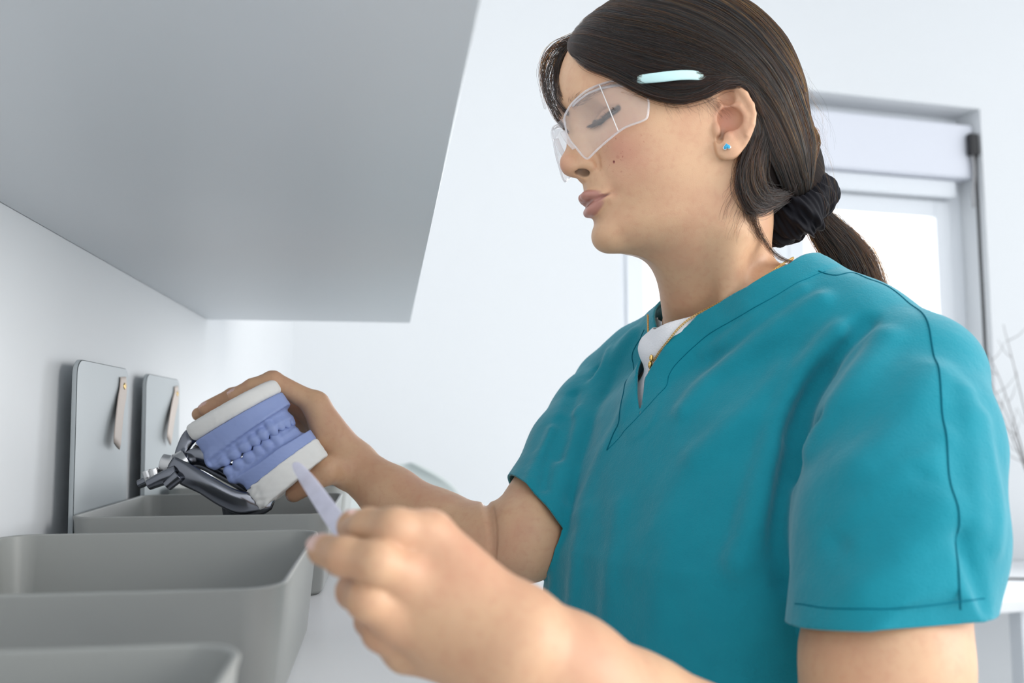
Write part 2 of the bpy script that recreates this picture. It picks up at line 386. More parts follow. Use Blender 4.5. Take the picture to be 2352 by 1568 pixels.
def make_lid(y0, y1, label, gap, swing):
    z0, z1 = ZT+.0005, 1.2885; x = XW+gap
    t = empty('box_lid', (x, (y0+y1)/2, ZT), label, 'lid', 'box lids standing against the wall')
    pl = rrect(y0, y1, z0, z1, .014); th = .0048; lean = (-.004)/(z1-z0)
    def X(z, k): return x+k+lean*(z-z0)
    V = []; n = len(pl)
    for k, ins in ((0, .0008), (.0008, 0), (th-.0008, 0), (th, .0008)):
        cy, cz = (y0+y1)/2, (z0+z1)/2
        V += [(X(z, k), y-math.copysign(ins, y-cy), z-math.copysign(ins, z-cz)) for y, z in pl]
    Fc = [(i*n+k, i*n+(k+1) % n, (i+1)*n+(k+1) % n, (i+1)*n+k) for i in range(3) for k in range(n)]+[tuple(range(n)), tuple(3*n+k for k in range(n))[::-1]]
    o = mesh_obj('panel', V, Fc, M_LID, t); o.modifiers.new('normals', 'WEIGHTED_NORMAL')
    yy, zz = y1-.026, z1-.020; s = []
    path = [(0, 0, 0), (.0006, 0, .014), (.002, -swing*.3, .030), (.005, -swing*.7, .050), (.007, -swing, .073)]
    path = catmull([(X(zz, th)+.0012+a, yy+b, zz+.010-c) for a, b, c in path], 16)
    V, Fc = tube(path, [.0105]*2+[.0125]*13+[.0105], 14, flat=(1.0, .11), up=(1, 0, .05)); mesh_obj('strap', V, Fc, M_STRAP_TAN, t)
    V = []; n = 16; c = np.array([X(zz, th)+.0022, yy, zz])
    for r, h in ((.0038, 0), (.0038, .001), (.003, .0017), (.0015, .0018), (.0012, .0008), (0, .0008)): V += [c+[h, r*math.cos(2*math.pi*k/n), r*math.sin(2*math.pi*k/n)] for k in range(n)]
    mesh_obj('rivet', V, [(i*n+k, i*n+(k+1) % n, (i+1)*n+(k+1) % n, (i+1)*n+k) for i in range(5) for k in range(n)], M_BRASS, t)
    return t
make_lid(.838, .998, 'grey box lid nearer the camera, its pale strap hanging straight down', .0185, .036)
make_lid(1.078, 1.245, 'smaller looking grey box lid farther along, its pale strap swung sideways', .0155, .058)
# small dark thing past the second box corner
tag(box_obj('black_block', (-0.043, .985, ZT+.0003), (-0.018, 1.05, ZT+.03), M_BLACK, None, bevel=.003), 'small black block beside the far corner of the box behind the near hand', 'block')
# ------------------------------------------------------------------ where the woman stands (neck, shoulders, arms)
NECK_BASE = P(1660, 745, .788); THROAT = P(1602, 775, .765)
L_SH, R_SH = P(2095, 872, .60), P(1412, 888, .895)
L_EL, R_EL = P(1995, 1880, .46), P(1206, 1235, .74)
TRAP = [([P(1680, 745, .785), P(1820, 735, .70), P(1950, 785, .655), L_SH], [47, 43, 36, 33]),
        ([P(1680, 745, .785), P(1600, 805, .825), P(1490, 850, .865), R_SH], [47, 40, 33, 30])]
TF = np.array([math.cos(math.radians(204)), math.sin(math.radians(204)), 0]); TL = np.array([-TF[1], TF[0], 0]); TZ = np.array([0, 0, 1.0])
TO = P(1685, 850, .745)
def t2w(x, y, z): return TO+(x*TF+y*TL+z*TZ)*0.001
# ------------------------------------------------------------------ the woman's head (millimetres: x forward, y to her left, z up)
HS = 0.95e-3
HO = P(1575.2, 350.8, 0.7232)
HR = np.array([[-0.9842, 0.08727, -0.15406], [-0.08875, -0.99605, 0.00273], [-0.15322, 0.01636, 0.98806]])
def h2w(p): return HO+(np.asarray(p, float)*HS)@HR.T
def w2h(p): return ((np.asarray(p, float)-HO)@HR)/HS
ROWS = [  # z, outline (x, y) from the midline to the side
 (108, [(88, 0), (83, 25), (68, 44), (46, 58), (20, 65)]),
 (95, [(97, 0), (92, 25), (78, 45), (56, 60), (20, 68)]),
 (85, [(101.5, 0), (97, 24), (85, 43), (64, 59), (20, 69)]),
 (74, [(105, 0), (101.5, 22), (91, 41), (70, 58), (44, 65), (20, 70)]),
 (62, [(107, 0), (104, 20), (96, 38), (76, 55), (48, 65), (20, 70)]),
 (48, [(107, 0), (104, 17), (96, 34), (81, 50), (52, 63), (20, 70)]),
 (30, [(101, 0), (94, 14), (86, 30), (77, 45.5), (54, 61), (20, 69)]),
 (14, [(98, 0), (92.5, 14), (86, 30), (77, 46), (56, 60.5), (20, 68)]),
 (0, [(96, 0), (91.5, 15), (86.5, 30), (78, 45.5), (56, 60), (20, 67)]),
 (-12, [(98.5, 0), (94, 15), (86.5, 29), (76, 44), (54, 58), (20, 65)]),
 (-26, [(99.5, 0), (96, 13), (87, 27), (74, 42.5), (52, 56), (20, 63)]),
 (-38, [(97.5, 0), (94, 13), (86, 26), (72, 40.5), (48, 54), (20, 60)]),
 (-50, [(95.5, 0), (92, 13), (83.5, 25), (69, 38.5), (46, 51), (20, 57)]),
 (-62, [(97, 0), (93.5, 13), (83, 25), (67, 37), (44, 48), (20, 54)]),
 (-72, [(96, 0), (92, 13), (80, 25), (64, 35), (42, 45), (20, 50)]),
 (-84, [(90, 0), (86, 12), (75, 22), (60, 32), (40, 41), (20, 46)]),
 (-108, [(82, 0), (78, 12), (68, 20), (54, 29), (40, 37), (20, 42)])]
X0 = 20.0
def spline(x, y, xq):
    """natural cubic spline through (x, y)"""
    x = np.asarray(x, float); y = np.asarray(y, float); n = len(x); h = np.diff(x)
    A = np.eye(n); r = np.zeros((n,)+y.shape[1:])
    for i in range(1, n-1):
        A[i, i-1], A[i, i], A[i, i+1] = h[i-1], 2*(h[i-1]+h[i]), h[i]; r[i] = 3*((y[i+1]-y[i])/h[i]-(y[i]-y[i-1])/h[i-1])
    c = np.linalg.solve(A, r); i = np.clip(np.searchsorted(x, xq)-1, 0, n-2); t = xq-x[i]
    hi = h[i]; sh = (slice(None),)+(None,)*(y.ndim-1)
    b = (y[i+1]-y[i])/hi[sh]-hi[sh]*(2*c[i]+c[i+1])/3; d = (c[i+1]-c[i])/(3*hi[sh])
    return y[i]+b*t[sh]+c[i]*t[sh]**2+d*t[sh]**3
TH = np.linspace(0, math.pi, 181)
def face_table():
    R = []
    for z, o in ROWS:
        o = o+[(-12, o[-1][1]*0.94), (-34, o[-1][1]*0.5), (-40, 0)]
        o = [(o[1][0], -o[1][1])]+o
        o = np.array(o, float)-[X0, 0]
        R.append(spline(np.arctan2(o[:, 1], o[:, 0]), np.hypot(o[:, 0], o[:, 1]), TH))
    zs = np.array([r[0] for r in ROWS], float)[::-1]
    ZQ = np.arange(zs[0], zs[-1]+0.5, 1.0)
    return ZQ, spline(zs, np.array(R)[::-1], ZQ)
FZ, FT = face_table()
def face_base(p):
    x = p[:, 0]-X0; y = np.abs(p[:, 1]); z = p[:, 2]
    th = np.arctan2(y, x)/math.pi*180; zi = np.clip(z-FZ[0], 0, len(FZ)-1.001)
    i = np.clip(th.astype(int), 0, 179); j = zi.astype(int); a = th-i; b = zi-j
    r = (FT[j, i]*(1-a)+FT[j, i+1]*a)*(1-b)+(FT[j+1, i]*(1-a)+FT[j+1, i+1]*a)*b
    d = (np.hypot(x, y)-r)*0.93
    return smax(d, np.abs(z-0)-106, 8)
def mirror(prim):
    f, c, R = prim; c = np.asarray(c, float)
    g = lambda p: f(p*np.array([1, 1, 1])) if False else f(np.stack([p[:, 0], np.abs(p[:, 1]), p[:, 2]], 1))
    return g, np.array([c[0], 0, c[2]]), R+abs(c[1])
def along(pts, amp, w, c=None):
    """a ridge (amp > 0) or groove running along pts"""
    f, c, R = s_chain(pts, [0.0]*len(pts))
    return (lambda p: amp*np.exp(-(f(p)/w)**2)), c, R+3*w
def blob(c, amp, w):
    c = np.asarray(c, float); w = np.broadcast_to(np.asarray(w, float), (3,))
    return (lambda p: amp*np.exp(-(((p-c)/w)**2).sum(1))), c, 3*w.max()
EYE = np.array([66.0, 29.0, 29.0])
LASH = catmull([(84, 15.0, 26), (84.5, 22.5, 24.6), (83, 30, 24.2), (79.5, 37.5, 25.4), (75, 45.0, 28.5)], 17)
CREASE = catmull([(84, 16.5, 31.0), (84, 22.5, 33.6), (82.5, 30, 34.4), (79.5, 37.5, 33.6), (74.5, 46.0, 30.5)], 15)
def ear_prims():
    """the ear as prims in its own plane (u back, v up, w out), then set on the head"""
    b = math.radians(24)
    U = np.array([-math.cos(b), math.sin(b), 0]); W = np.array([math.sin(b), math.cos(b), 0]); O = np.array([1.0, 66.0, 0.5])
    Vv = np.array([-0.10, 0, 1.0]); Vv /= np.linalg.norm(Vv)
    return O, U, Vv, W
EO, EU, EV, EW = ear_prims()
def ear(u, v, w=0.0): return EO+u*.95*EU+v*EV+w*EW
OUT = [(4, 24), (6, 29.5), (10, 32), (17, 29.5), (24, 21.5), (29, 11), (30.5, 3), (28.5, -5), (23, -14.5), (16.5, -22), (10, -26.8), (3.5, -28.5), (-2.5, -27.5), (-5, -24)]
OUTC = catmull(OUT, 40)
def ear_poly(inset):
    return OUTC
def s_ear():
    poly = np.vstack([OUTC, [(-6, -16), (-5, -6), (-3, 6), (0, 16)]])
    c = ear(12, 0, 2)
    def f(p):
        q = p-EO; u, v, w = q@EU/.95, q@EV, q@EW
        P2 = np.stack([u, v], 1); d = np.full(len(p), 1e9); ins = np.zeros(len(p), bool)
        for i in range(len(poly)):
            a = poly[i]; bb = poly[(i+1) % len(poly)]; ab = bb-a; t = np.clip(((P2-a)@ab)/(ab@ab), 0, 1)
            d = np.minimum(d, np.linalg.norm(P2-a-t[:, None]*ab, axis=1))
            cr = (a[1] > v) != (bb[1] > v); ins ^= cr & (u < (bb[0]-a[0])*(v-a[1])/(bb[1]-a[1]+1e-12)+a[0])
        d = np.where(ins, -d, d)
        w0 = 3.0+0.0035*(u-8)**2-0.002*(v*v)*0.3
        return smax(d, np.abs(w-w0)-2.2, 2.5)
    return f, c, 46
def e3(pts, w): return [ear(a, b, w if np.isscalar(w) else w[i]) for i, (a, b) in enumerate(pts)]
def grad(f, p, e):
    return np.stack([(f(p+np.eye(3)[i]*e)-f(p-np.eye(3)[i]*e))/(2*e) for i in range(3)], 1)
def snap(f, p, e=0.5, n=6):
    for _ in range(n):
        g = grad(f, p, e); p = p-g*(f(p)/np.maximum((g*g).sum(1), 0.2))[:, None]
    return p
LIPS = [0]*5
def build_head():
    S = Sculpt()
    S.add(s_ell((2, 0, 50), (101, 72, 85), rot_to((1, 0, -0.05))))
    S.add((face_base, np.array([30, 0, 0]), 150), 14)
    # jaw underside
    S.inter(lambda p: np.where(p[:, 2] > -25, -50, (-p[:, 2]-(81.5+0.24*np.maximum(84-p[:, 0], 0)-0.0028*np.maximum(60-p[:, 0], 0)**2-0.20*np.abs(p[:, 1])))*0.9), 16)
    S.add(s_ell((86, 0, -69), (11.5, 15, 11)), 10)
    # neck
    nb = w2h(NECK_BASE); th = w2h(THROAT)
    S.add(s_chain([(-22, 0, 0), (-14, 0, -60), nb], [50, 48, 51], 20), 22)
    S.add(s_chain([(16, 0, -86), th], [25, 26], 0), 26)
    S.add(mirror(s_chain([(-24, 50, -22), (-6, 43, -80), th*[1, 0, 1]+[2, 14, -4]], [9, 8, 8], 6)), 22)
    # shoulders and upper chest, seen only at the collar
    for q in TRAP: S.add(s_chain([w2h(x) for x in q[0]], q[1], 20), 26)
    # nose
    S.add(s_chain([(96, 0, 33), (99.8, 0, 18), (108.8, 0, 2)], [6.2, 6.2, 7.6], 6), 12)
    S.add(s_ell((109.0, 0, -3), (8.4, 9.2, 9.0)), 6)
    S.add(mirror(s_cap((92, 5.5, 22), (97, 6.5, 4), 5.5, 6.5)), 6)
    S.add(mirror(s_ell((95.0, 11.2, -4.5), (8.0, 5.2, 7.6))), 5)
    S.add(mirror(s_chain([(107, 7, -6), (101.5, 11.5, -5.5), (95, 13.4, -8), (91.5, 11.5, -12)], [4.0, 3.4, 3.2, 3.0], 3)), 3)
    S.add(s_chain([(106, 0, -9), (98, 0, -13.5)], [3.8, 4.2]), 4)
    S.add(mirror(s_cap((99, 3, -14), (92, 9, -13), 3.2, 3.2)), 4)
    S.sub(mirror(s_ell((102.2, 7.8, -10.9), (6.4, 3.5, 5.0), rot_to((1, -0.45, 0.15)))), 1.2)
    S.disp(*mirror(along([(98, 17.0, 3), (92, 18.5, -3), (90, 18, -11)], -2.2, 2.8)))
    S.disp(*mirror(along([(91, 20, -15), (86, 27, -28), (82, 31, -38)], -0.8, 5.0)))
    # eyes
    S.sub(mirror(s_ell((97.5, 28, 30), (13.5, 13, 11))), 9)
    S.add(mirror(s_ell(EYE, (18.5, 20.0, 13.2))), 3)
    SN = Sculpt(); SN.ops = list(S.ops); SN.pad = 9
    LASH[:] = snap(SN, LASH); CREASE[:] = snap(SN, CREASE)
    S.disp(*mirror(along(LASH, -2.2, 1.3)))
    S.disp(*mirror(along(CREASE, -1.5, 1.0)))
    S.disp(*mirror(along([(83, 16, 16.5), (84, 25, 12), (82, 35, 12.5), (77, 43, 17)], -0.8, 3.0)))
    S.disp(*mirror(blob((99, 28, 48), 1.6, (10, 17, 6))))
    # mouth
    ul = catmull([(101.8, 0, -31.5), (101.8, 4.5, -30.8), (98.8, 11, -32.2), (93.2, 17.5, -34), (87.2, 23.0, -35.6)], 14)
    ll = catmull([(99.4, 0, -44.5), (98.2, 6, -44.2), (95.2, 12, -42.3), (91.2, 18, -39), (87.2, 22.5, -36.8)], 14)
    sl = catmull([(106.5, 0, -38.5), (105.2, 6, -38), (100.5, 12.5, -38.2), (93.2, 19.5, -37.3), (86, 25.0, -35.8)], 24)
    S.add(mirror(s_chain(ul, list(np.interp(np.linspace(0, 1, 14), [0, .15, .5, 1], [2.6, 3.0, 2.6, 1.1])), 2)), 5)
    S.add(mirror(s_chain(ll, list(np.interp(np.linspace(0, 1, 14), [0, .3, .7, 1], [3.7, 3.6, 2.7, 1.1])), 2)), 5)
    S.disp(*mirror(along(sl, -2.4, 1.3)))
    LIPS[:] = [list(ul), np.interp(np.linspace(0, 1, 14), [0, .15, .5, 1], [3.2, 3.7, 3.3, 1.3]), list(ll), np.interp(np.linspace(0, 1, 14), [0, .3, .7, 1], [4.5, 4.4, 3.2, 1.3]), list(sl)]
    S.disp(*mirror(blob((85.5, 26.5, -36), -1.6, (5, 4, 5))))
    S.disp(*blob((105, 0, -22), -1.2, (5, 3.5, 6)))
    S.disp(*blob((97, 0, -54), -1.2, (7, 16, 4.5)))
    S.disp(*mirror(blob((83, 38, -2), 1.4, (14, 14, 14))))
    # ear
    S.add(mirror(s_ear()), 3)
    S.add(mirror(s_chain(e3([(1, 4), (2.5, 12), (3, 22), (6, 28.5), (10, 30.5), (16.5, 28), (23, 20), (27.5, 10), (28.5, 3), (26.5, -5), (21.5, -13)], 5.6), [1.6, 2.0, 2.4, 2.5, 2.6, 2.7, 2.8, 2.7, 2.5, 2.2, 1.6], 1.5)), 2)
    S.add(mirror(s_chain(e3([(21, -8), (22.5, 2), (18, 11), (10, 14.5), (4, 14)], [4.5, 5.2, 5.0, 4.4, 3.5]), [2.6, 2.8, 2.6, 2.1, 1.5], 1.5)), 2.5)
    S.add(mirror(s_ell(ear(5, -20.5, 3), (8, 3.8, 8.5), np.stack([EU, EW, EV], 1))), 5)
    S.add(mirror(s_ell(ear(9, 2, -1), (12.0, 6.0, 13), np.stack([EU, EW, EV], 1))), 3)
    S.add(mirror(s_ell(ear(9, 19, 0), (11.0, 4.0, 12), np.stack([EU, EW, EV], 1))), 3)
    S.sub(mirror(s_ell(ear(9, 3, 5), (9.5, 7.5, 9.5), np.stack([EU, EW, EV], 1))), 2.5)
    S.sub(mirror(s_ell(ear(8, 20.5, 6.5), (6.5, 4.5, 6.5), np.stack([EU, EW, EV], 1))), 2.0)
    S.sub(mirror(s_chain(e3([(4.5, 0), (1.0, -7.5), (-1.0, -13)], [4.5, 4, 5]), [5.5, 4.2, 2.6], 2)), 1.5)
    S.add(mirror(s_ell(ear(-2.5, -3.5, 3), (3.4, 4.0, 5.5), np.stack([EU, EW, EV], 1))), 2.5)
    S.add(mirror(s_ell(ear(6.5, -11, 4.5), (3.4, 2.6, 3.0), np.stack([EU, EW, EV], 1))), 3)
    return S
HEAD = build_head()
# ------------------------------------------------------------------ arms, hands and trunk (millimetres, room axes)
def W(px, py, d): return P(px, py, d)*1000
def hit(S, px, py, d0=0.35, d1=1.3):
    """where the sight line through px, py meets the surface (metres deep)"""
    d = d0; S.pad = 1e9
    for _ in range(200):
        v = float(S(W(px, py, d)[None])[0])/1000
        if abs(v) < 2e-5 or d > d1: break
        d += v*0.7
    return d
def nail(S, tip, back, up, w, ln):
    """a nail on the last finger joint: tip and back along the finger, up away from its pad"""
    x = tip-back; x /= np.linalg.norm(x); up = up-x*(up@x); up /= np.linalg.norm(up)
    R = np.stack([x, np.cross(up, x), up], 1)
    return s_ell(tip+x*0.5+up*(w*0.86), (ln, w*.95, 1.7), R), tip+x*0.5+up*(w*0.86), R, (ln*1.05, w*1.05, 2.6)
NAILS = []
def right_arm():
    S = Sculpt()
    sh, el = R_SH*1000, R_EL*1000
    wr = W(815, 1073, .83)
    S.add(s_chain([sh, (sh*.55+el*.45), el], [36, 36, 37], 10), 0)
    S.add(s_chain([el, W(1110, 1262, .757), W(1000, 1214, .785), W(900, 1140, .812), wr], [37, 38, 34.5, 27, 22], 10), 6)
    mI, mM, mR, mP = W(728, 930, .822), W(712, 948, .845), W(706, 975, .866), W(712, 1005, .884)
    for m, r in ((mI, 11.5), (mM, 11.5), (mR, 11), (mP, 10.5)): S.add(s_cap(wr+(m-wr)*.05, m, 19, r), 10)
    S.fingers([s_chain([mI, W(626, 874, .815), W(580, 889, .812), W(541, 907, .812)], [10.2, 9.4, 8.2, 7.1], 3), s_chain([mM, W(600, 893, .845), W(535, 910, .835), W(475, 938, .828)], [10.2, 9.4, 8.4, 7.4], 3),
     s_chain([mR, W(590, 920, .872), W(520, 930, .862), W(457, 951, .85)], [9.8, 8.8, 7.8, 6.9], 3), s_chain([mP, W(612, 962, .895), W(560, 975, .89), W(520, 990, .885)], [9.0, 8.0, 7.2, 6.4], 3)], 6)
    th = [W(790, 1075, .82), W(752, 1080, .803), W(716, 1106, .80), W(676, 1133, .806)]
    S.add(s_chain(th, [15, 13, 10.2, 8.2], 4), 10)
    S.add(s_cap(W(735, 1010, .818), W(728, 950, .822), 6, 8), 12)
    for a in ((mI, W(626, 874, .815)),):
        S.disp(*along([a[1]+np.array([0, -2, 9.0])+x for x in (np.array([0, -8, 0]), np.array([0, 8, 0]))], -0.4, 1.6))
    S.disp(*blob(W(728, 905, .82), 1.4, 12))
    # the fold in front of the elbow
    for q, a, w in (([(1114, 1150), (1122, 1180), (1127, 1220), (1129, 1260), (1128, 1300)], -4.2, 3.0), ([(1130, 1168), (1137, 1205), (1139, 1245), (1137, 1285)], -2.4, 2.2), ([(1165, 1180), (1168, 1230), (1160, 1280)], 1.6, 10)):
        S.disp(*along([W(x, y, hit(S, x, y)) for x, y in catmull(q, 14)], a, w))
    for tip, back, up in ((W(541, 907, .812), W(580, 889, .812), np.array([-.1, -.15, 1.0])), (W(475, 938, .828), W(535, 910, .835), np.array([-.2, -.1, 1.0])), (W(676, 1133, .806), W(716, 1106, .80), np.array([0.1, -1, -.6]))):
        n = nail(S, tip, back, up, 5.6, 6.5); S.add(n[0], 0.6); NAILS.append(n[1:])
    return S
def left_arm():
    S = Sculpt()
    sh, el = L_SH*1000, L_EL*1000
    wr = W(1185, 1488, .368)
    S.add(s_chain([sh, (sh*.6+el*.4), (sh*.3+el*.7), el], [36, 44, 46, 40], 10), 0)
    S.add(s_chain([el, W(1720, 1790, .43), W(1450, 1672, .395), W(1300, 1565, .378), wr], [39, 37, 32.5, 28, 25], 10), 6)
    mI, mM, mR, mP = W(985, 1232, .372), W(940, 1330, .362), W(915, 1420, .363), W(935, 1488, .376)
    for m, r in ((mI, 11.2), (mM, 11.4), (mR, 11), (mP, 10.5)): S.add(s_cap(wr+(m-wr)*.08, m, 22, r), 9)
    S.fingers([s_chain([mI, W(905, 1216, .362), W(845, 1210, .372), W(812, 1220, .39)], [10.0, 9.0, 8.0, 7.0], 3), s_chain([mM, W(864, 1292, .350), W(790, 1277, .355), W(742, 1262, .366)], [10.0, 9.0, 8.0, 6.8], 3),
     s_chain([mR, W(846, 1376, .352), W(815, 1356, .370), W(840, 1330, .392)], [9.8, 8.6, 7.8, 7.0], 3), s_chain([mP, W(876, 1450, .366), W(853, 1424, .380), W(875, 1395, .398)], [9.2, 8.0, 7.2, 6.4], 3)], 5)
    S.add(s_chain([W(1090, 1370, .41), W(975, 1285, .425), W(880, 1240, .412), W(812, 1208, .402)], [16, 12.5, 10, 8], 4), 3)
    for m in (mI, mM, mR): S.disp(*blob(m+np.array([-2, -10.0, 5]), 1.5, 9))
    tip, back = W(742, 1262, .366), W(790, 1278, .357)
    n = nail(S, tip, back, np.array([-.35, -.55, .8]), 5.2, 6.5); S.add(n[0], 0.6); NAILS.append(n[1:])
    tip, back = W(812, 1208, .402), W(880, 1240, .412)
    n = nail(S, tip, back, np.array([-.1, -.2, 1.0]), 5.6, 6.5); S.add(n[0], 0.6); NAILS.append(n[1:])
    return S
def trunk_rows(rows, n=2.35):
    rows = np.array(rows, float)[::-1]
    def f(p):
        q = p-TO*1000; x, y, z = q@TF, q@TL, q[:, 2]
        cx, a, b = (np.interp(z, rows[:, 0], rows[:, i]) for i in (1, 2, 3))
        r = (np.abs((x-cx)/a)**n+np.abs(y/b)**n)**(1/n)
        d = (r-1)*np.minimum(a, b)*0.95
        return smax(d, np.abs(z-(rows[0, 0]+rows[-1, 0])/2)-(rows[-1, 0]-rows[0, 0])/2, 40)
    return f, None, 0
def trunk():
    S = Sculpt()
    S.add(trunk_rows([(-10, 0, 62, 110), (-80, 2, 84, 125), (-150, 10, 98, 132), (-250, 8, 88, 122), (-350, 4, 86, 120), (-450, 2, 98, 145), (-560, 0, 105, 158)]), 0)
    for q, r in TRAP: S.add(s_chain([x*1000 for x in q], [v*0.9 for v in r], 20), 40)
    for s in (-1, 1):
        S.add(s_chain([t2w(0, 75*s, -520)*1000, t2w(5, 85*s, -880)*1000, np.append((t2w(-5, 90*s, 0)*1000)[:2], 90)], [78, 52, 36], 30), 40)
        S.add(s_chain([np.append((t2w(-12, 90*s, 0)*1000)[:2], 42), np.append((t2w(130, 105*s, 0)*1000)[:2], 28)], [36, 25], 10), 20)
    return S
# ------------------------------------------------------------------ scrub top (millimetres, room axes)
def t_loc(p):
    q = p-TO*1000; return q@TF, q@TL, q[:, 2]
def fold(pts, amp, w):
    f, c, R = s_chain([W(*q) for q in pts], [0.0]*len(pts), w)
    return (lambda p: amp*np.exp(-(f(p)/w)**2)), c, R+3*w
def scrub_sculpt():
    S = Sculpt()
    S.add(trunk_rows([(10, 0, 66, 100), (-40, 4, 92, 140), (-90, 14, 106, 152), (-150, 26, 122, 160), (-220, 30, 126, 162), (-320, 30, 126, 164), (-450, 24, 128, 172), (-600, 18, 135, 182), (-700, 16, 138, 186)], 2.3), 0)
    for (q, _), r in zip(TRAP, ([50, 50, 45, 46], [50, 49, 44, 41])): S.add(s_chain([x*1000 for x in q], r, 25), 45)
    S.add(s_chain([W(1500, 915, .738), W(1560, 805, .730), W(1640, 745, .720), W(1740, 700, .702), W(1830, 668, .692)], [19, 24, 24, 22, 20], 10), 26)
    l0, l1 = L_SH*1000, L_EL*1000; h = l0+(l1-l0)*.92
    S.add(s_chain([l0, l0+(l1-l0)*.18, l0+(l1-l0)*.4, h], [47, 55, 59, 57], 20), 9)
    r0, r1 = R_SH*1000, R_EL*1000; h = r0+(r1-r0)*.95
    S.add(s_chain([r0, r0+(r1-r0)*.25, r0+(r1-r0)*.5, h], [40, 43, 43, 42], 20), 8)
    return S

# ------------------------------------------------------------------ scrub top: folds, neckline, hems, seams
def poly_sd(poly, a, b):
    poly = np.asarray(poly, float); P2 = np.stack([a, b], 1); d = np.full(len(a), 1e9); ins = np.zeros(len(a), bool)
    for i in range(len(poly)):
        p, q = poly[i], poly[(i+1) % len(poly)]; e = q-p; t = np.clip(((P2-p)@e)/(e@e), 0, 1)
        d = np.minimum(d, np.linalg.norm(P2-p-t[:, None]*e, axis=1))
        c = (p[1] > b) != (q[1] > b); ins ^= c & (a < (q[0]-p[0])*(b-p[1])/(q[1]-p[1]+1e-12)+p[0])
    return np.where(ins, -d, d)
NECK_F = [(-13, -39), (-19.5, -9), (-14, 2), (4, 25.5), (21, 42), (42, 53), (63, 60.5), (88, 77.5), (92, 90), (92, 150), (-112, 150), (-102, 90), (-84, 66), (-63, 44), (-47, 18), (-31, -8), (-19, -30)]
NECK_B = [(-60, 66), (-17, 58), (40, 62), (76, 72), (90, 82), (92, 150), (-112, 150), (-100, 82)]
def neck_cut(p):
    x, y, z = t_loc(p); return np.where(x > -8, poly_sd(NECK_F, y, z), poly_sd(NECK_B, y, z))
def sleeve_chain(a, b, r, n): return s_chain(a, b, r)[0]
L_AX = (L_EL-L_SH)/np.linalg.norm(L_EL-L_SH); R_AX = (R_EL-R_SH)/np.linalg.norm(R_EL-R_SH)
FOLDS = [  # sight points down each fold, height (mm), width (mm)
 ([(1885, 690), (1760, 775), (1640, 865), (1570, 940)], 4.6, 8), ([(1840, 665), (1700, 760), (1620, 810)], 1.6, 6),
 ([(1930, 770), (1850, 860), (1800, 950), (1768, 1060), (1735, 1180), (1700, 1290)], 9.0, 9), ([(1890, 850), (1840, 900), (1808, 1000)], -4.0, 8),
 ([(1800, 860), (1690, 980), (1600, 1050)], 3.0, 10), ([(1700, 960), (1560, 1100), (1500, 1220)], 2.2, 14),
 ([(1985, 745), (1915, 820), (1862, 905), (1828, 985), (1802, 1080), (1790, 1200), (1800, 1330)], -7, 7), ([(2030, 780), (1960, 880), (1900, 960), (1866, 1030)], 6, 10),
 ([(1890, 960), (1850, 1030), (1828, 1090)], -6, 7), ([(1850, 1060), (1815, 1160), (1815, 1300)], 3.0, 10),
 ([(2150, 860), (2070, 980), (1980, 1060)], 3.4, 13), ([(2165, 1010), (2070, 1130), (1960, 1220)], 3.0, 13), ([(2170, 1170), (2080, 1270), (1980, 1350)], 2.6, 12), ([(2110, 1100), (2010, 1180), (1930, 1240)], -2.4, 9),
 ([(2215, 900), (2235, 1050), (2245, 1200)], 2.6, 8), ([(2205, 1240), (2240, 1330), (2262, 1390)], -2.6, 6), ([(2255, 960), (2280, 1100), (2284, 1250)], 2.2, 8),
 ([(1452, 770), (1395, 860), (1345, 960), (1300, 1080), (1262, 1190)], 4.2, 9), ([(1400, 810), (1350, 890), (1318, 950)], 2.6, 6), ([(1372, 850), (1330, 930)], -2.4, 5),
 ([(1440, 930), (1380, 1050), (1330, 1180)], 2.0, 10), ([(1290, 1170), (1275, 1300), (1268, 1400)], 2.6, 7), ([(1345, 1180), (1320, 1300), (1310, 1420)], 2.4, 9), ([(1420, 1160), (1400, 1300), (1390, 1440)], 1.8, 10),
 ([(1560, 1180), (1520, 1320), (1500, 1450)], 1.6, 13), ([(1318, 905), (1300, 985), (1283, 1050)], -5, 6), ([(1270, 985), (1235, 1060), (1215, 1110)], 2.4, 6), ([(1290, 960), (1262, 1050), (1250, 1120)], -2.6, 5)]
SEAMS = [[(1897, 623), (1800, 668), (1719, 714), (1624, 770), (1560, 828), (1537, 860), (1525, 893), (1466, 956), (1428, 998), (1394, 1034)],
 [(1480, 757), (1452, 824), (1435, 884), (1423, 952), (1408, 998), (1394, 1034)],
 [(1880, 622), (1923, 632), (1962, 627), (1994, 640), (2046, 662), (2105, 708), (2140, 789), (2160, 880), (2174, 1000), (2186, 1120), (2194, 1240), (2204, 1350), (2206, 1400)],
 [(1826, 1386), (1900, 1396), (2000, 1398), (2100, 1394), (2200, 1382), (2262, 1374)]]
def scrub_parts():
    T = Sculpt(); T.pad = 1e9; SL = Sculpt(); SL.pad = 1e9; full = scrub_sculpt()
    n = 2+len(TRAP)
    T.ops = full.ops[:n]; SL.ops = [full.ops[n]]; SR = Sculpt(); SR.pad = 1e9; SR.ops = [full.ops[n+1]]
    return full, T, SL, SR
def on_scrub(S, q): return W(*q, hit(S, *q))
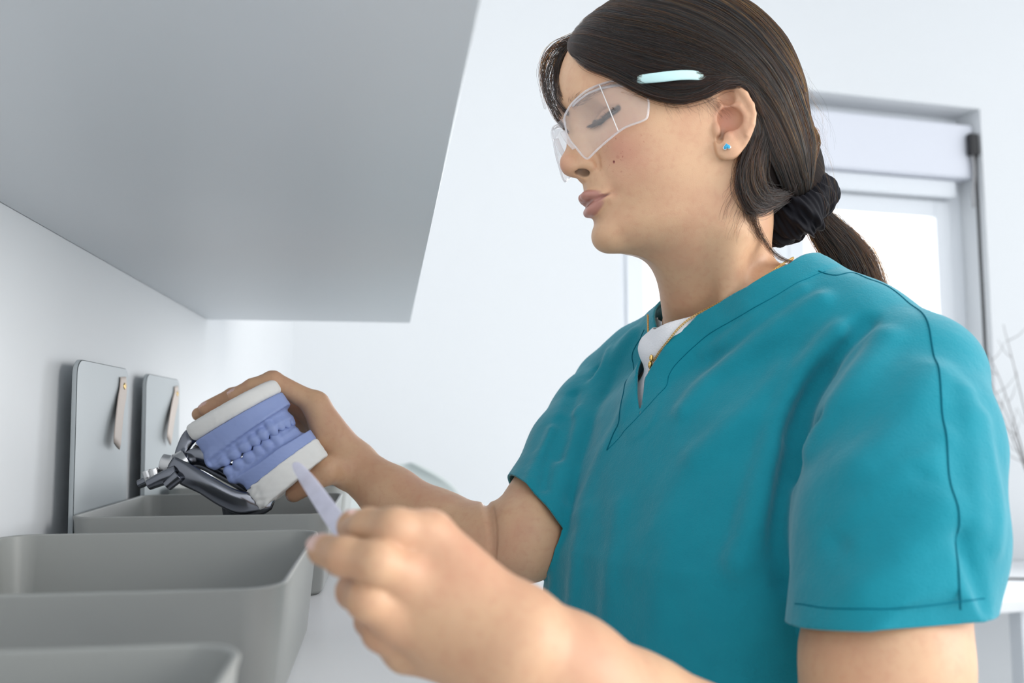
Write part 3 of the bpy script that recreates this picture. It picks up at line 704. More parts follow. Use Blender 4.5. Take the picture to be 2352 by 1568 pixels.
def make_scrub(person, h=2.6):
    full, T, SL, SR = scrub_parts(); S = full; base = Sculpt(); base.ops = list(full.ops)
    for pts, amp, w in FOLDS:
        pts = catmull([on_scrub(base, q) for q in pts], 4*len(pts)); f, c, R = s_chain(list(pts), [0.0]*len(pts))
        S.disp((lambda f, amp, w, a, b: lambda p: 1.5*amp*np.exp(-(f(p)/w)**2))(f, amp, w, 0, 0), c, R+3*w)
    # soft unevenness of hanging cloth, and the turned band along the neckline
    S.disp(lambda p: 0.7*np.sin(p[:, 0]*.045+1.3*np.sin(p[:, 2]*.03))*np.sin(p[:, 1]*.05+.02*p[:, 2])+0.45*np.sin(p[:, 0]*.11+p[:, 2]*.06)*np.sin(p[:, 1]*.10-.05*p[:, 2]))
    def band(p):
        x, y, z = t_loc(p); d = neck_cut(p); return np.where((x > -5), 1.1/(1+np.exp(np.clip((d-21)/1.0, -30, 30))), 0)
    S.disp(band)
    b = TO*1000
    V, Q = S.mesh(b+[-250, -270, -420], b+[215, 255, 120], h)
    def keep(V):
        a, c, e = (on_scrub(base, q) for q in ((1826, 1437), (2050, 1447), (2272, 1426))); nl = np.cross(c-a, e-a); nl *= math.copysign(1, -nl[2])/np.linalg.norm(nl)
        hr = on_scrub(base, (1192, 1098)); nr = -.80*RGT-.56*UPV-.28*FWD; nr /= np.linalg.norm(nr)
        s1 = np.minimum((V-a)@nl, T(V)-SL(V)-1); s2 = np.minimum((V-hr)@nr, T(V)-SR(V)-1)
        return np.maximum.reduce([-neck_cut(V), s1, s2, -(t_loc(V)[2]+395)])
    V, Q, u = clip_mesh(V, Q, keep(V))
    o = mesh_obj('scrub_top', V/1000, Q, M_SCRUB, person)
    sd = o.modifiers.new('cloth', 'SOLIDIFY'); sd.thickness = 0.0022; sd.offset = -1
    S.pad = 1e9
    for k, q in enumerate(SEAMS):
        pts = resample([on_scrub(S, x) for x in q], 14*len(q)); pts = snap(S, pts, 1.0, 3)
        V, Fc = tube(pts/1000, (.00035, .0006, .0006, .0004)[k], 6); mesh_obj('seam', V, Fc, M_SEAM if k in (1, 2) else M_SEAM2, o)
    return o, S
def make_under(person):
    """white crew-neck shirt showing in the opening of the scrub top"""
    U = Sculpt(); U.ops = list(scrub_sculpt().ops); U.disp(lambda p: np.full(len(p), -7.0)); U.add(s_chain([W(1505, 800, .738), W(1560, 768, .724), W(1620, 745, .716)], [15, 18, 15], 8), 14)
    b = TO*1000; V, Q = U.mesh(b+[-200, -220, -260], b+[170, 200, 110], 3.2)
    def keep(V):
        x, y, z = t_loc(V); n = np.sqrt(((y+20)/64)**2+np.where(x > 0, (x/1e3)**2, 0)); 
        zc = np.where(x > 10, 33.0+.30*np.abs(y+17), 55)
        return np.maximum.reduce([z-zc, -(z+200), np.abs(y+20)-95, x-105])
    V, Q, u = clip_mesh(V, Q, keep(V))
    o = mesh_obj('undershirt', V/1000, Q, M_WHITE, person); sd = o.modifiers.new('cloth', 'SOLIDIFY'); sd.thickness = .0012; sd.offset = -1
    U.pad = 1e9; return o, U
def make_trousers(person):
    S = Sculpt()
    S.add(trunk_rows([(-380, 5, 108, 150), (-450, 4, 116, 168), (-560, 2, 122, 178), (-640, 0, 110, 170)]), 0)
    for s in (-1, 1): S.add(s_chain([t2w(0, 75*s, -520)*1000, t2w(5, 85*s, -880)*1000, np.append((t2w(-5, 90*s, 0)*1000)[:2], 70)], [92, 70, 62], 30), 30)
    b = TO*1000; V, Q = S.mesh(b+[-230, -260, -1260], b+[230, 260, -360], 8)
    V, Q, u = clip_mesh(V, Q, np.maximum(75-V[:, 2], V[:, 2]-(b[2]-392)))
    o = mesh_obj('trousers', V/1000, Q, M_SCRUB, person); sd = o.modifiers.new('cloth', 'SOLIDIFY'); sd.thickness = .002; sd.offset = -1
# ------------------------------------------------------------------ hair (head millimetres)
def hair_mat(name, mel, red, rough=0.28):
    m = bpy.data.materials.new(name); m.use_nodes = True; nt = m.node_tree; nt.nodes.remove(bsdf(m)); o = nt.nodes['Material Output']
    h = N(m, 'ShaderNodeBsdfHairPrincipled'); h.parametrization = 'MELANIN'
    h.inputs['Melanin'].default_value = mel; h.inputs['Melanin Redness'].default_value = red; h.inputs['Roughness'].default_value = rough; h.inputs['Radial Roughness'].default_value = 0.35
    h.inputs['Random Color'].default_value = 0.45; h.inputs['Random Roughness'].default_value = 0.2
    L(m, h.outputs[0], o.inputs['Surface']); return m
M_HAIR = hair_mat('dark_brown_hair', 0.985, 0.5); M_BROW = hair_mat('brow_hair', 0.95, 0.5)
M_CAPH = mat('hair_underlayer', (0.012, 0.008, 0.007), 0.8, spec=0.12)
TIE = np.array([-104.0, 2.0, -58.0])
def hair_volume():
    S = Sculpt()
    S.add(s_ell((-1, 0, 52), (116, 82, 97)))
    S.add(s_chain([(-50, 0, 10), (-84, 0, -28), TIE], [66, 44, 18], 10), 26)
    S.add(s_ell((-48, 0, -12), (62, 66, 58)), 20)
    S.pad = 1e9
    return S
HV = hair_volume()
AZ = [0, 5, 23, 33, 41, 50, 64, 81, 92, 99, 104, 108, 115, 125, 180]
HZ = [94, 93, 76, 63, 50, 40, 34, 37, 44, 47, 18, -22, -56, -72, -80]
def hair_depth(p):
    return p[:, 2]-np.interp(np.degrees(np.arctan2(np.abs(p[:, 1]), p[:, 0])), AZ, HZ)
def hair_cap():
    S = Sculpt(); S.ops = list(HV.ops)
    S.disp(lambda p: -np.where(hair_depth(p) > 0, 13*np.exp(-np.maximum(hair_depth(p), 0)/9.0), 13-hair_depth(p)))
    S.disp(lambda p: np.full(len(p), -1.0))
    return S
def on_hair(px, py):
    o = w2h(CAM); d = w2h(P(px, py, 1.0))-o; d /= np.linalg.norm(d); t = 420.0; best = (1e9, t)
    for _ in range(120):
        v = float(HV((o+d*t)[None])[0])
        if v < best[0]: best = (v, t)
        if v < .02 or t > 1150: break
        t += max(v*.7, .05)
    return o+d*best[1]
G_PX = [
 [(1312, 128), (1350, 150), (1400, 168), (1452, 192), (1505, 212), (1565, 220), (1622, 206), (1672, 186), (1722, 214), (1752, 320), (1785, 400), (1812, 470)],
 [(1305, 112), (1350, 128), (1410, 148), (1470, 172), (1535, 190), (1600, 190), (1660, 180), (1715, 200), (1757, 275), (1785, 350), (1808, 410), (1822, 462)],
 [(1308, 92), (1370, 102), (1440, 122), (1510, 142), (1580, 158), (1650, 175), (1705, 200), (1755, 255), (1790, 320), (1815, 385), (1830, 425), (1836, 455)],
 [(1325, 62), (1400, 68), (1475, 85), (1550, 105), (1620, 130), (1685, 165), (1735, 210), (1778, 270), (1808, 330), (1830, 395), (1842, 425), (1846, 450)],
 [(1355, 30), (1440, 25), (1520, 40), (1600, 68), (1670, 105), (1730, 155), (1775, 215), (1808, 280), (1832, 345), (1848, 400), (1853, 425), (1856, 445)],
 [(1400, 5), (1490, -10), (1575, 5), (1655, 40), (1725, 92), (1778, 155), (1815, 225), (1838, 290), (1852, 350), (1858, 405), (1860, 425), (1862, 442)]]
def resample(pts, n):
    c = catmull(pts, 120); s = np.append(0, np.cumsum(np.linalg.norm(np.diff(c, axis=0), axis=1)))
    t = np.linspace(0, s[-1], n); return np.stack([np.interp(t, s, c[:, i]) for i in range(3)], 1)
NP = 26
def hv_snap(p, off):
    sh = p.shape; q = p.reshape(-1, 3).copy(); off = np.broadcast_to(off, sh[:-1]).reshape(-1)
    for _ in range(3):
        g = grad(HV, q, 0.5); g /= np.linalg.norm(g, axis=1)[:, None]+1e-9; q -= g*(HV(q)-off)[:, None]
    return q.reshape(sh)
def curves_obj(name, strands, radii, m, parent):
    """strands: list of (k, n, 3) arrays in head mm; radii (n,) mm at root..tip per array"""
    hc = bpy.data.hair_curves.new(name); sizes = []; P3 = []; R3 = []
    for s, r in zip(strands, radii):
        k, n = s.shape[:2]; sizes += [n]*k; P3.append(h2w(s.reshape(-1, 3))-origin_of(parent)); R3.append(np.tile(r, k))
    hc.add_curves(sizes); P3 = np.vstack(P3).astype(np.float32); R3 = np.concatenate(R3).astype(np.float32)*1e-3
    hc.attributes['position'].data.foreach_set('vector', P3.ravel())
    ra = hc.attributes.get('radius') or hc.attributes.new('radius', 'FLOAT', 'POINT'); ra.data.foreach_set('value', R3)
    o = bpy.data.objects.new(name, hc); COL.objects.link(o); hc.materials.append(m); o.parent = parent; return o
def wob(k, n, amp, f=2.0):
    t = np.linspace(0, 1, n)[None, :, None]; ph = rng.uniform(0, 6.28, (k, 1, 3)); fr = rng.uniform(.5, 1.0, (k, 1, 1))*f
    return amp*np.sin(6.28*fr*t+ph)*np.minimum(1, 4*np.minimum(t, 1-t)+.15)
def ribbon(pts, k, spread, amp, n=NP, depth=0.6):
    """k loose strands about one path; spread (root, tip) mm"""
    c = resample(pts, n)[None]; o = rng.normal(0, 1, (k, 1, 3)); t = np.linspace(0, 1, n)[None, :, None]
    return c+o*(spread[0]*(1-t)+spread[1]*t)+wob(k, n, amp)
def head_at(px, py, y):
    o = w2h(CAM); d = w2h(P(px, py, 1.0))-o; return o+d*(y-o[1])/d[1]
smooth_end = (np.clip((np.linspace(0, 1, NP)-.86)/.14, 0, 1)**2)[None, :, None]
def skin_at(px, py, y, off=1.6):
    """just off the skin, or where the sight line passes y if it misses the neck"""
    p = h_skin(px, py); v = float(SKIN_BARE(p[None])[0])
    if abs(v) > .5: return head_at(px, py, y)
    g = grad(SKIN_BARE, p[None], .5)[0]; return p+g/np.linalg.norm(g)*off
def build_hair(person, fast=False):
    V, Q = hair_cap().mesh((-130, -92, -84), (118, 92, 156), 2.4)
    cap = mesh_obj('hair', h2w(V), Q, M_CAPH, person)
    G = []
    for g in G_PX: h = [on_hair(*q) for q in g]; G.append(resample(h+[h[-1]*.7+(TIE+[0, 12, 0])*.3, h[-1]*.25+(TIE+[-4, 12, -4])*.75], NP))
    m = [g*[1, -1, 1] for g in G]
    G = np.array(G+m[::-1]); ng = len(G)
    S, R = [], []
    def sheet(k, lo, hi, off, jit, amp):
        nc = max(4, k//34); cl = rng.uniform(lo, hi, nc); ci = rng.integers(0, nc, k); u = cl[ci]+rng.normal(0, .035, k); u = np.clip(u, 0.0, ng-1.001)
        d = (rng.normal(0, jit, (nc, 1))*1.3)[ci]*np.sin(np.linspace(0, 3.1, NP))[None]+rng.normal(0, jit*.5, (k, 1))*np.linspace(1, .35, NP)[None]; uu = np.clip(u[:, None]+d, 0, ng-1.001); i = uu.astype(int); f = uu-i
        j = np.arange(NP)[None].repeat(k, 0)
        p = G[i, j]*(1-f[..., None])+G[i+1, j]*f[..., None]
        t = rng.uniform(0, .10, (k, 1)); 
        o = rng.uniform(off[0], off[1], (k, 1))*.6+rng.normal(0, .75, (nc, 1))[ci]*np.sin(np.linspace(.3, 3.0, NP))[None]
        q = p+wob(k, NP, amp); return hv_snap(q, o)*(1-smooth_end)+q*smooth_end
    rad = np.interp(np.linspace(0, 1, NP), [0, .1, .9, 1], [.05, .085, .085, .06])
    S.append(sheet(9000, 0.0, 5.2, (-1.4, .9), .10, .8)); R.append(rad)
    S.append(sheet(900, 0.0, 5.2, (.4, 2.4), .30, 2.2)); R.append(rad*.7)
    S.append(sheet(3600, 5.2, 11.0, (-1.4, 1.0), .10, .8)); R.append(rad*1.3)
    # the swept lower edge over the temple, and the loose hair below it
    lo = [head_at(1318, 118, 18)]+[on_hair(*q) for q in ((1350, 146), (1400, 166), (1450, 192), (1500, 216), (1560, 228), (1620, 213), (1660, 194))]+[on_hair(1712, 198), on_hair(1748, 262)]
    S.append(ribbon(lo, 420, (1.6, 2.2), 1.0)); R.append(rad)
    for e in range(60):
        x = rng.uniform(1480, 1650); y = 226+rng.uniform(-8, 6); x2 = x+rng.uniform(10, 60); y2 = y+rng.uniform(10, 55)
        a, b = on_hair(x-60, y-14), on_hair(x, y); c = h_skin(x2, y2)
        S.append(ribbon([a, b, (b+c)/2+[0, 1, 0], c+[0, .6, 0]], 2, (.5, 1.2), .5, 12)); R.append(np.linspace(.05, .02, 12))
    # hair gathered behind the ear down to the scrunchie
    for g, k in (([(1738, 262), (1730, 330), (1718, 400), (1740, 450), (1800, 482)], 420), ([(1752, 285), (1748, 350), (1748, 410), (1775, 455), (1815, 480)], 420), ([(1718, 318), (1696, 374), (1694, 430), (1726, 470), (1790, 490)], 420), ([(1735, 270), (1716, 340), (1706, 400), (1722, 460), (1795, 500)], 420)):
        a = ribbon([on_hair(*q) for q in g]+[TIE+[2, 6, 2]], k, (3.2, 2.2), 1.2); f = smooth_end; S.append(hv_snap(a, rng.uniform(-.6, 1.6, (k, 1)))*(1-f)+a*f); R.append(rad)
    for g, k in (([(1728, 318), (1712, 380), (1714, 430), (1740, 462)], 380), ([(1738, 300), (1724, 370), (1728, 424), (1752, 452)], 380), ([(1716, 340), (1698, 396), (1702, 446), (1730, 480)], 300)):
        S.append(ribbon([skin_at(*q, 52, 5.0) for q in g]+[TIE+[22, 26, 6], TIE+[4, 10, 0]], k, (3.4, 2.0), 1.4)); R.append(rad)
    # wisps and the lock along the neck
    for g, k, sp in (([(1712, 380, 56), (1694, 430, 58), (1672, 470, 58), (1662, 505, 56)], 26, (2.5, 4)), ([(1718, 420, 54), (1706, 470, 56), (1690, 515, 54), (1684, 540, 54)], 24, (2.5, 4)),
                     ([(1712, 400, 50), (1718, 450, 50), (1726, 500, 50), (1748, 548, 46), (1785, 588, 40), (1828, 606, 36)], 90, (2.4, 0.9)), ([(1716, 400, 54), (1712, 450, 55), (1716, 500, 52), (1738, 545, 48)], 60, (2.4, 1.6)),
                     ([(1705, 395, 57), (1688, 405, 60), (1668, 420, 61), (1655, 445, 60)], 10, (2, 5))):
        S.append(ribbon([skin_at(*q) for q in g], k, sp, 1.0, 18)); R.append(np.linspace(.075, .03, 18))
    # fringe hanging before the forehead on her far side
    for g, k, sp in (([(1330, 88, 6), (1290, 112, -8), (1262, 160, -16), (1260, 215, -8), (1288, 268, 4)], 70, (2.6, 1.2)), ([(1335, 92, 8), (1300, 118, -4), (1282, 165, -10), (1286, 210, 2), (1318, 244, 12)], 70, (2.4, 1.0)),
                     ([(1325, 86, 4), (1276, 108, -12), (1250, 150, -22), (1252, 205, -20), (1272, 262, -2), (1304, 304, 8)], 60, (2.4, .8)), ([(1332, 90, 6), (1290, 120, -8), (1272, 170, -12), (1275, 225, 0), (1304, 262, 10)], 60, (2.2, 1.2)),
                     ([(1325, 80, 2), (1270, 105, -14), (1247, 140, -24), (1248, 190, -24), (1262, 240, -16)], 36, (2.0, 2.4))):
        S.append(ribbon([head_at(*q) for q in g], k, sp, .8, 20)); R.append(np.linspace(.11, .06, 20))
    # flyaways round the crown
    for e in range(70):
        x, y = rng.uniform(1420, 1855), 0
        q = on_hair(x, rng.uniform(-10, 40)+max(0, (x-1700))*1.1); t = TIE-q; t /= np.linalg.norm(t); n = q-np.array([-1, 0, 52]); n /= np.linalg.norm(n)
        ln = rng.uniform(25, 70); c = rng.normal(0, 3, 3)
        S.append(np.array([[q+t*ln*f+n*(ln*.22*math.sin(f*2.6))+c*f*f for f in np.linspace(0, 1, 14)]])); R.append(np.linspace(.035, .02, 14))
    for e in range(40):
        y = rng.uniform(170, 420); q = on_hair(1856, y); d = np.array([rng.uniform(-14, -2), rng.uniform(-6, 10), rng.uniform(-75, -25)])
        S.append(np.array([[q+d*f+np.array([-6, 2, 0])*math.sin(f*3.0) for f in np.linspace(0, 1, 12)]])); R.append(np.linspace(.035, .02, 12))
    curves_obj('hair_strands', S, R, M_HAIR, cap)
    # pony tail, from the scrunchie down behind the shoulder
    pt = [(1858, 470, -2), (1890, 520, -4), (1930, 570, -8), (1962, 630, -12), (1985, 720, -16), (1990, 800, -18)]
    c = [head_at(*q) for q in pt]
    a = resample(c, NP)[None]; k = 2600; th = rng.uniform(0, 6.28, (k, 1, 1)); rr = np.sqrt(rng.uniform(0, 1, (k, 1, 1)))
    ex = np.array([0, 1.0, 0]); wd = np.interp(np.linspace(0, 1, NP), [0, .15, .5, 1], [9, 14, 24, 30])[None, :, None]
    nx = np.array(h2w([0, 0, 0])); side = (RGT*.8+UPV*.6)@HR; 
    s = a+rr*wd*(np.cos(th)*side+.65*np.sin(th)*ex)+wob(k, NP, 1.6)+rng.normal(0, 1.0, (k, 1, 3))
    tail = curves_obj('ponytail', [s], [np.linspace(.10, .06, NP)], M_HAIR, person)
    # brows and lashes, both sides
    for sgn in (1, -1):
        k = 230; t = rng.uniform(0, 1, k); B = catmull([(101, 13, 46), (98.5, 20, 48.5), (93, 29, 50), (82, 41, 49), (72, 49, 45)], 60)
        i = (t*58).astype(int); base = B[i]+np.stack([np.zeros(k), np.zeros(k), rng.normal(0, 1.5, k)*(1.15-.7*t)], 1); base = snap(SKIN_BARE, base)
        d = np.stack([-.55-.3*t, .75+0*t, .55-.75*t], 1)+rng.normal(0, .14, (k, 3)); d /= np.linalg.norm(d, axis=1)[:, None]
        g = grad(SKIN_BARE, base, .5); g /= np.linalg.norm(g, axis=1)[:, None]; ln = rng.uniform(5, 8.5, (k, 1, 1)); f = np.linspace(0, 1, 6)[None, :, None]
        d = d-g*(d*g).sum(1)[:, None]
        s = base[:, None]+d[:, None]*ln*f+g[:, None]*(.9*np.sin(f*2.4)); s = s*[1, sgn, 1]
        curves_obj('eyebrow', [s], [np.linspace(.06, .02, 6)], M_BROW, person)
        k = 420; t = rng.uniform(.02, 1, k); i = t*(len(LASH)-1); j = np.minimum(i.astype(int), len(LASH)-2); b = LASH[j]*(1-(i-j))[:, None]+LASH[j+1]*(i-j)[:, None]+rng.normal(0, .25, (k, 3))
        d = np.stack([1.0-.35*t, -.25+.85*t, -.62+.25*t], 1)+rng.normal(0, .10, (k, 3)); ln = rng.uniform(6.5, 9.0, (k, 1, 1)); f = np.linspace(0, 1, 7)[None, :, None]
        s = b[:, None]+d[:, None]*ln*f+np.array([0, 0, 2.2])*f*f*(ln/8); s2 = b[:150, None]-[0, 0, 1.2]+(d[:150, None]*[.8, 1, 1.5])*ln[:150]*.35*f
        curves_obj('eyelashes', [s*[1, sgn, 1], s2*[1, sgn, 1]], [np.linspace(.15, .04, 7), np.linspace(.08, .03, 7)], M_BROW, person)
def h_skin(px, py):
    o = w2h(CAM); d = w2h(P(px, py, 1.0))-o; d /= np.linalg.norm(d); t = 420.0
    for _ in range(100):
        v = float(SKIN_BARE((o+d*t)[None])[0]); t += v*.7
        if abs(v) < .03: break
    return o+d*t
# ------------------------------------------------------------------ the woman
def fabric(name, col, col2, rough=0.9):
    m = mat(name, col, rough, spec=0.25); m.node_tree.nodes['Principled BSDF'].inputs['Sheen Weight'].default_value = 0.35; bsdf(m).inputs['Sheen Roughness'].default_value = 0.45
    bsdf(m).inputs['Sheen Tint'].default_value = (0.75, 0.93, 1.0, 1)
    geo = N(m, 'ShaderNodeNewGeometry'); nz = N(m, 'ShaderNodeTexNoise'); nz.inputs['Scale'].default_value = 900; nz.inputs['Detail'].default_value = 2
    n2 = N(m, 'ShaderNodeTexNoise'); n2.inputs['Scale'].default_value = 45; n2.inputs['Detail'].default_value = 4
    cr = N(m, 'ShaderNodeMix', data_type='RGBA'); cr.inputs['A'].default_value = (*col, 1); cr.inputs['B'].default_value = (*col2, 1)
    L(m, geo.outputs['Position'], nz.inputs['Vector']); L(m, geo.outputs['Position'], n2.inputs['Vector']); L(m, n2.outputs['Fac'], cr.inputs['Factor']); L(m, cr.outputs['Result'], bsdf(m).inputs['Base Color'])
    ad = N(m, 'ShaderNodeMath', operation='MULTIPLY_ADD'); ad.inputs[1].default_value = 4.0; L(m, n2.outputs['Fac'], ad.inputs[0]); L(m, nz.outputs['Fac'], ad.inputs[2])
    bp = N(m, 'ShaderNodeBump'); bp.inputs['Strength'].default_value = .6; bp.inputs['Distance'].default_value = .0006
    L(m, ad.outputs[0], bp.inputs['Height']); L(m, bp.outputs['Normal'], bsdf(m).inputs['Normal']); return m
M_SCRUB = fabric('teal_cotton', (0.004, 0.205, 0.272), (0.006, 0.245, 0.318))
M_SEAM = mat('teal_seam', (0.001, 0.10, 0.145), 0.9, spec=0.1)
M_SEAM2 = mat('teal_stitching', (0.001, 0.14, 0.205), 0.9, spec=0.1)
M_WHITE = fabric('white_cotton', (0.78, 0.79, 0.83), (0.84, 0.85, 0.88))
def skin_mat():
    m = mat('skin', (0.60, 0.36, 0.235), 0.46, spec=0.42); b = bsdf(m)
    b.inputs['Subsurface Weight'].default_value = 0.12; b.inputs['Subsurface Radius'].default_value = (1.0, 0.35, 0.2); b.inputs['Subsurface Scale'].default_value = 0.006
    geo = N(m, 'ShaderNodeNewGeometry')
    def nz(scale, det): n = N(m, 'ShaderNodeTexNoise'); n.inputs['Scale'].default_value = scale; n.inputs['Detail'].default_value = det; L(m, geo.outputs['Position'], n.inputs['Vector']); return n.outputs['Fac']
    def mix(fac, a, col):
        x = N(m, 'ShaderNodeMix', data_type='RGBA')
        (L(m, a, x.inputs['A']) if not isinstance(a, tuple) else setattr(x.inputs['A'], 'default_value', (*a, 1)))
        x.inputs['B'].default_value = (*col, 1); L(m, fac, x.inputs['Factor']); return x.outputs['Result']
    def mth(op, a, b=None, c=None):
        x = N(m, 'ShaderNodeMath', operation=op)
        for i, v in enumerate((a, b, c)):
            if v is None: continue
            if hasattr(v, 'links'): L(m, v, x.inputs[i])
            else: x.inputs[i].default_value = v
        return x.outputs[0]
    def att(n): x = N(m, 'ShaderNodeAttribute'); x.attribute_name = n; return x.outputs['Fac']
    def ss(v, a, b): x = N(m, 'ShaderNodeMapRange', interpolation_type='SMOOTHSTEP'); L(m, v, x.inputs['Value']); x.inputs['From Min'].default_value = a; x.inputs['From Max'].default_value = b; return x.outputs[0]
    c = mix(ss(nz(28, 4), .35, .7), (0.62, 0.385, 0.235), (0.57, 0.325, 0.20))
    c = mix(mth('MULTIPLY', ss(nz(190, 3), .45, .75), .25), c, (0.50, 0.24, 0.15))
    bl = att('blush'); c = mix(mth('MULTIPLY', bl, mth('MULTIPLY_ADD', nz(70, 3), .5, .25)), c, (0.56, 0.245, 0.18))
    spots = ss(nz(420, 1), .69, .76); c = mix(mth('MULTIPLY', mth('MULTIPLY', spots, bl), .75), c, (0.36, 0.10, 0.07))
    spots2 = ss(nz(150, 0), .765, .79); c = mix(mth('MULTIPLY', mth('MULTIPLY', spots2, bl), .25), c, (0.38, 0.12, 0.08))
    c = mix(att('warm'), c, (0.50, 0.20, 0.14))
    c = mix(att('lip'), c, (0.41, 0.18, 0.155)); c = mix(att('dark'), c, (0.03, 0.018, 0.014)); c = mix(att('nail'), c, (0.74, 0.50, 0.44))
    mo = N(m, 'ShaderNodeVectorMath', operation='DISTANCE'); L(m, geo.outputs['Position'], mo.inputs[0]); mo.inputs[1].default_value = tuple(MOLE)
    x = N(m, 'ShaderNodeMapRange', interpolation_type='SMOOTHSTEP'); L(m, mo.outputs['Value'], x.inputs['Value']); x.inputs['From Min'].default_value = .0006; x.inputs['From Max'].default_value = .0013; x.inputs['To Min'].default_value = 1; x.inputs['To Max'].default_value = 0
    c = mix(x.outputs[0], c, (0.16, 0.03, 0.03)); L(m, c, b.inputs['Base Color'])
    r = mth('SUBTRACT', .48, mth('MULTIPLY', att('nail'), .22)); r = mth('SUBTRACT', r, mth('MULTIPLY', att('lip'), .12)); L(m, r, b.inputs['Roughness'])
    bp = N(m, 'ShaderNodeBump'); bp.inputs['Strength'].default_value = .35; bp.inputs['Distance'].default_value = .0003; L(m, nz(1100, 2), bp.inputs['Height']); L(m, bp.outputs['Normal'], b.inputs['Normal'])
    return m
SKIN_BARE = HEAD; SKIN_BARE.pad = 1e9
MOLE = h2w(h_skin(1410, 371))
M_SKIN = skin_mat()
def smooth01(x, a, b): t = np.clip((x-a)/(b-a), 0, 1); return t*t*(3-2*t)
def build_body(q):
    parts = []; at = {k: [] for k in ('lip', 'blush', 'warm', 'dark', 'nail')}
    def put(V, Q, **a):
        parts.append((V, Q))
        for k in at: at[k].append(a.get(k, np.zeros(len(V))))
    V, Q = HEAD.mesh((-100, -94, -172), (122, 94, 142), 1.05*q)
    Y = np.abs(V[:, 1]); M = np.stack([V[:, 0], Y, V[:, 2]], 1)
    du = s_chain(LIPS[0], list(LIPS[1]))[0](M); dl = s_chain(LIPS[2], list(LIPS[3]))[0](M)
    lip = .85*(1-smooth01(np.minimum(du, dl), .1, 1.2)); lip = np.maximum(lip, .9*(1-smooth01(s_chain(LIPS[4], [0.0]*len(LIPS[4]))[0](M), 2.0, 3.2)))*(V[:, 0] > 82)*(1-smooth01(Y, 20.5, 24.5))
    zu = np.interp(Y, [q[1] for q in LIPS[0]], [q[2] for q in LIPS[0]]); zl = np.interp(Y, [q[1] for q in LIPS[2]], [q[2] for q in LIPS[2]])
    lip = np.maximum(lip, .85*((V[:, 2] < zu+.5) & (V[:, 2] > zl-.5) & (V[:, 0] > 84) & (Y < 22)))
    g = lambda c, w: np.exp(-(((M-np.array(c))/np.array(w))**2).sum(1))
    blush = np.clip(0.75*g((84, 42, -4), (26, 22, 15))+.55*g((78, 48, -16), (24, 20, 17))+.35*g((117, 0, 0), (9, 12, 10)), 0, 1)
    warm = .35*g((115, 0, -2), (10, 13, 11))+.95*g(ear(7, 2, 3), (10, 10, 12))+.35*g(ear(8, 20, 4), (9, 9, 9))+.35*g((84, 28, 28), (8, 14, 8))+.25*g((86, 26, -36), (5, 5, 4))  # skin redness; inside the ear it also paints in the hollow's shade
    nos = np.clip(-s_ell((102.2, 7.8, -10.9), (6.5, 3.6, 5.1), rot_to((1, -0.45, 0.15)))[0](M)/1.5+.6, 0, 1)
    dark = .92*(1-smooth01(s_chain(list(LASH), [0.0]*len(LASH))[0](M), 1.9, 3.4))+.25*(1-smooth01(s_chain(list(CREASE), [0.0]*len(CREASE))[0](M), .4, 1.4))+.9*nos+.45*g(ear(1.5, -7, 2), (3.5, 6, 5))+.5*(1-smooth01(s_chain(LIPS[4], [0.0]*len(LIPS[4]))[0](M), .3, 1.1))*(.6+.4*(Y > 14))*(V[:, 0] > 80)  # lash line; shade painted into nostrils, lid crease, ear notch, mouth slit
    put(h2w(V), Q, lip=lip, blush=blush, warm=np.clip(warm, 0, 1), dark=np.clip(dark, 0, 1))
    for S, lo, hi in ((right_arm(), W(900, 1100, .85)-[205, 240, 250], W(900, 1100, .85)+[360, 150, 250]), (left_arm(), W(1400, 1500, .45)-[200, 170, 250], W(1400, 1500, .45)+[320, 230, 330])):
        V, Q = S.mesh(lo, hi, 1.25*q); nl = np.zeros(len(V))
        for c, R, r in NAILS: nl = np.maximum(nl, (((((V-c)@R)/np.array(r))**2).sum(1) < 1.0)*1.0)
        wm = .25*np.clip(np.sin(V[:, 0]*.05)*np.sin(V[:, 2]*.06), 0, 1)
        put(V/1000, Q, nail=nl, warm=wm)
    T = trunk(); b = TO*1000; V, Q = T.mesh(b+[-260, -280, -1290], b+[260, 280, 70], 8); put(V/1000, Q)
    off = 0; VV, QQ = [], []
    for V, Q in parts: VV.append(V); QQ.append(Q+off); off += len(V)
    o = mesh_obj('person', np.vstack(VV), np.vstack(QQ), M_SKIN)
    for k in at: vert_attr(o, k, np.concatenate(at[k]))
    return tag(o, 'woman in a teal scrub top and clear goggles holding a dental model at the worktop', 'person')
